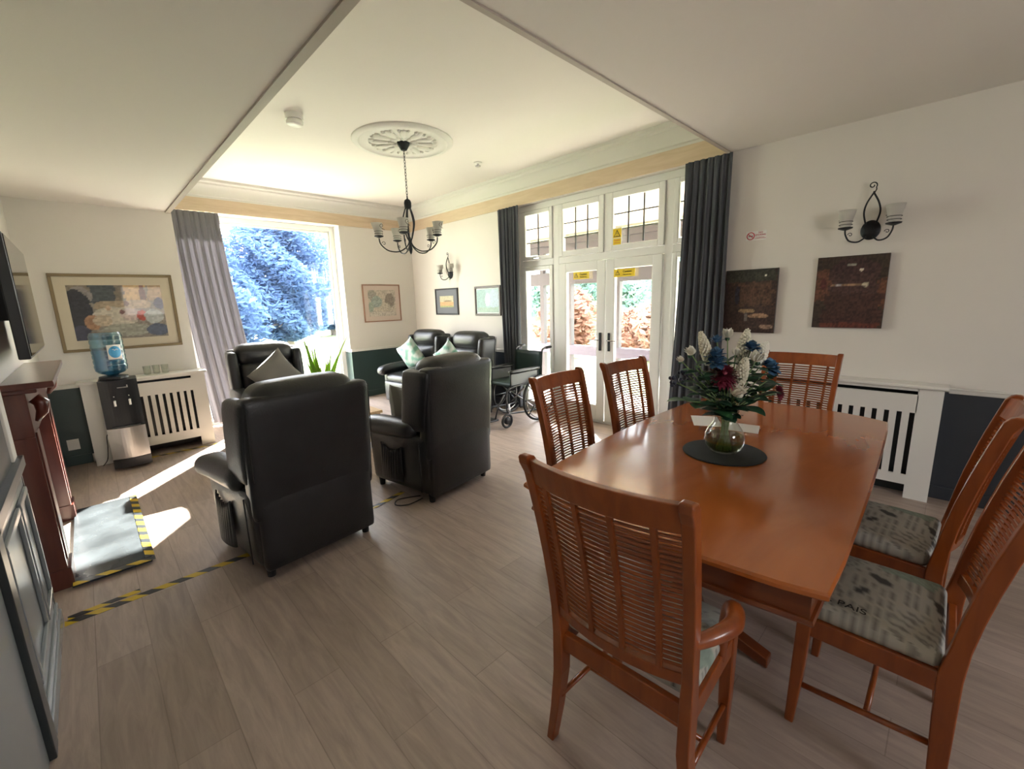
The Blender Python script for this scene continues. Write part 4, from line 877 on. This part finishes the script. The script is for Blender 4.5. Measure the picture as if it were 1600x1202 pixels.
def flower(label, tip, build, name='flower', leaves=1, group='flowers in the glass vase'):
    tip = Vector(tip); a = rnd.random()*6.28
    t = thing(name, label, 'flower' if name != 'foliage_sprig' else 'leaves', tuple(V0), 0, group)
    T = tip-V0; base = Vector((cos(a)*.035, sin(a)*.035, .0)); neck = Vector((T.x*.12-base.x*.3, T.y*.12-base.y*.3, .185))
    neck.xy = neck.xy.normalized()*min(neck.xy.length, .034) if neck.xy.length else neck.xy
    path = bez([base, neck, neck.lerp(T, .5)+Vector((0, 0, .02)), T], 5)
    B().tube(path, .0028, 6).build('stem', M['stem'], t, True)
    b = B(); ok = False
    for k in range(leaves):
        c = path[9+2*k % 4]; q = rnd.random()*6.28; leafblade(b, c, Vector((cos(q), sin(q), .25)), .09+.04*rnd.random(), .028); ok = True
    if ok: b.build('leaf', M['leafd'], t, True)
    build(t, T, (T-neck).normalized())
    return t
def leafblade(b, c, d, L, W, dr=.25):
    d = Vector(d).normalized(); s = d.cross(Vector((0, 0, 1)))
    s = s.normalized() if s.length > .01 else Vector((1, 0, 0)); u = s.cross(d); N = 7; vs = []; fs = []
    for i in range(N+1):
        k = i/N; w_ = W*sin(pi*min(1, k*.96+.04))**.8; p_ = Vector(c)+d*L*k-Vector((0, 0, dr*L*k*k)); vs += [p_-s*w_+u*.2*w_, p_, p_+s*w_+u*.2*w_]
        if i: j = i*3; fs += [(j-3, j-2, j+1, j), (j-2, j-1, j+2, j+1)]
    b.add(vs, fs)
def spike(L, r, m):
    def f(t, T, d):
        b = B(); n = 120
        for k in range(n):
            u = k/n; q = k*2.4; e = d.orthogonal().normalized(); e2 = d.cross(e)
            rr = r*(.75+.35*sin(pi*min(1, u*1.1)))*(1-.55*u**3); c = T+d*(L*(u-.85))+(e*cos(q)+e2*sin(q))*rr
            b.ball(c, (.0075, .0075, .009) if u < .9 else .005, 6, 4)
        b.tube([T-d*L*.88, T+d*L*.13], [r*.8, r*.3], 8)
        b.build('florets', M[m], t, True)
    return f
def petals(n, L, W, m, up=.5, layers=3, core=None):
    def f(t, T, d):
        d = (d+Vector((-.55, -.45, 0))).normalized(); b = B(); e = d.orthogonal().normalized(); e2 = d.cross(e)
        for l in range(layers):
            for k in range(n):
                q = 2*pi*(k+.5*l)/n; k2 = up+(1.2-up)*l/max(1, layers-.5); dd = (e*cos(q)+e2*sin(q))*cos(k2)+d*sin(k2)
                leafblade(b, T-d*L*.3, dd, L*(1-.10*l)*(.85+.3*h2(k, l)), W, .05)
        if core: b.ball(T-d*L*.1, L*core, 8, 6)
        b.build('petals', M[m], t, True)
    return f
def bud(r, m):
    def f(t, T, d):
        b = B(); b.ball(T, (r*.72, r*.72, r*1.15), 10, 8); e = d.orthogonal().normalized(); e2 = d.cross(e)
        for l in range(3):
            for k in range(5): q = 2*pi*(k+.5*l)/5; o_ = (e*cos(q)+e2*sin(q)); leafblade(b, T-d*r*.9+o_*r*.25, o_*(.28+.12*l)+d*.95, r*(2.5-.25*l), r*.85, 0)
        b.build('petals', M[m], t, True)
        c = B(); c.ball(T-Vector((0, 0, r*1.1)), (r*.6, r*.6, r*.6), 8, 6); c.build('sepals', M['leafd'], t, True)
    return f
def berries(n, s, m):
    def f(t, T, d):
        b = B()
        for k in range(n): c = T+Vector((rnd.gauss(0, s), rnd.gauss(0, s), rnd.gauss(0, s))); b.ball(c, .008+.004*rnd.random(), 7, 5); b.tube([T-d*.03, c], .0012, 4)
        b.build('berries', M[m], t, True)
    return f
FL = [('tall white flower spike at the upper left of the bouquet', (2.220, .895, 1.345), spike(.17, .022, 'fcream')), ('tall bushy white spike at the top right of the bouquet', (2.44, .755, 1.345), spike(.18, .027, 'fcream')),
      ('broad cream spike at the front centre of the bouquet', (2.268, .700, 1.225), spike(.15, .026, 'fcream')), ('loose white spray at the right shoulder of the bouquet', (2.47, .672, 1.285), spike(.14, .026, 'fwhite')),
      ('white rosebud at the top centre of the bouquet', (2.324, .808, 1.352), bud(.021, 'fwhite')), ('white rosebud left of the left spike', (2.153, .923, 1.272), bud(.02, 'fwhite')), ('small white bud at the far left edge of the bouquet', (2.111, .952, 1.235), bud(.014, 'fwhite')),
      ('round white rose right of the front cream spike', (2.354, .670, 1.238), bud(.024, 'fwhite')), ('small white bud behind the burgundy dahlia', (2.362, .775, 1.256), bud(.015, 'fwhite')), ('round cream rose hanging low under the front spike', (2.205, .696, 1.085), bud(.030, 'fcream')),
      ('blue flower above the burgundy dahlia', (2.215, .818, 1.262), petals(8, .058, .022, 'fblue', .2, 3, .3)), ('second blue flower touching the dahlia from the upper left', (2.190, .80, 1.232), petals(8, .052, .022, 'fblue', .2, 3, .3)), ('blue flower at the top right of the bouquet', (2.403, .711, 1.290), petals(8, .058, .022, 'fblue', .2, 3, .3)),
      ('pointed blue flower between the top rosebud and left spike', (2.300, .852, 1.325), petals(6, .045, .016, 'fblue', .5, 2, .3)), ('teal blue flower at the right edge of the bouquet', (2.429, .618, 1.19), petals(8, .062, .024, 'fblue', .1, 3, .25)),
      ('large spiky burgundy dahlia at the centre of the bouquet', (2.175, .757, 1.180), petals(26, .082, .010, 'fred', -.1, 8, .16)), ('small burgundy flower drooping at the lower right', (2.43, .569, 1.067), petals(18, .045, .007, 'fred', -.1, 6, .2)),
      ('sprig of navy berries at the left edge of the bouquet', (2.075, .948, 1.122), berries(10, .018, 'fnavy')), ('navy berry sprig just under the left bud', (2.13, .93, 1.165), berries(7, .014, 'fnavy'))]
for l, tp, f in FL: flower(l, tp, f, leaves=2)
def sprig(n, L, W, m):
    def f(t, T, d):
        b = B()
        for k in range(n):
            q = 2.4*k; dd = Vector((cos(q), sin(q), .1+.5*rnd.random())); leafblade(b, T*(1-.09*k/1.5) if False else T-d*(.018*k), dd, L*(.8+.4*rnd.random()), W)
        b.build('leaves', M[m], t, True)
    return f
SP = [('upright leafy sprig between the left spike and the top rosebud', (2.26, .85, 1.25), 'leaf', .08, .020), ('upright dark sprig behind the top right spike', (2.40, .74, 1.25), 'leafd', .08, .022), ('leafy sprig filling the left shoulder of the bouquet', (2.16, .89, 1.19), 'leaf', .09, .022),
      ('leafy sprig filling the right shoulder of the bouquet', (2.41, .67, 1.19), 'leaf', .09, .024), ('dark sprig just left of the burgundy dahlia', (2.15, .83, 1.07), 'leafd', .11, .03), ('dark sprig just right of the cream rose', (2.27, .66, 1.10), 'leafd', .10, .03),
      ('broad green leaves at the lower left of the bouquet', (2.10, .90, 1.03), 'leaf', .12, .042), ('dark leaves low at the front of the bouquet above the vase', (2.15, .74, 1.02), 'leafd', .11, .04), ('broad leaves at the lower right of the bouquet', (2.36, .63, 1.07), 'leafd', .12, .036),
      ('leafy sprig on the right side under the teal flower', (2.40, .62, 1.13), 'leafd', .10, .026), ('leafy sprig in the middle left of the bouquet', (2.14, .86, 1.13), 'leafd', .11, .026), ('leafy sprig behind the white rosebuds', (2.33, .80, 1.19), 'leaf', .10, .026), ('round dark leaf hanging over the vase rim', (2.28, .70, 1.0), 'leafd', .10, .045), ('leafy sprig at the back of the bouquet', (2.42, .80, 1.10), 'leafd', .12, .03)]
for l, tp, m_, L, W_ in SP: flower(l, tp, sprig(8, L, W_, m_), 'foliage_sprig', 0, 'leaf sprigs in the glass vase')
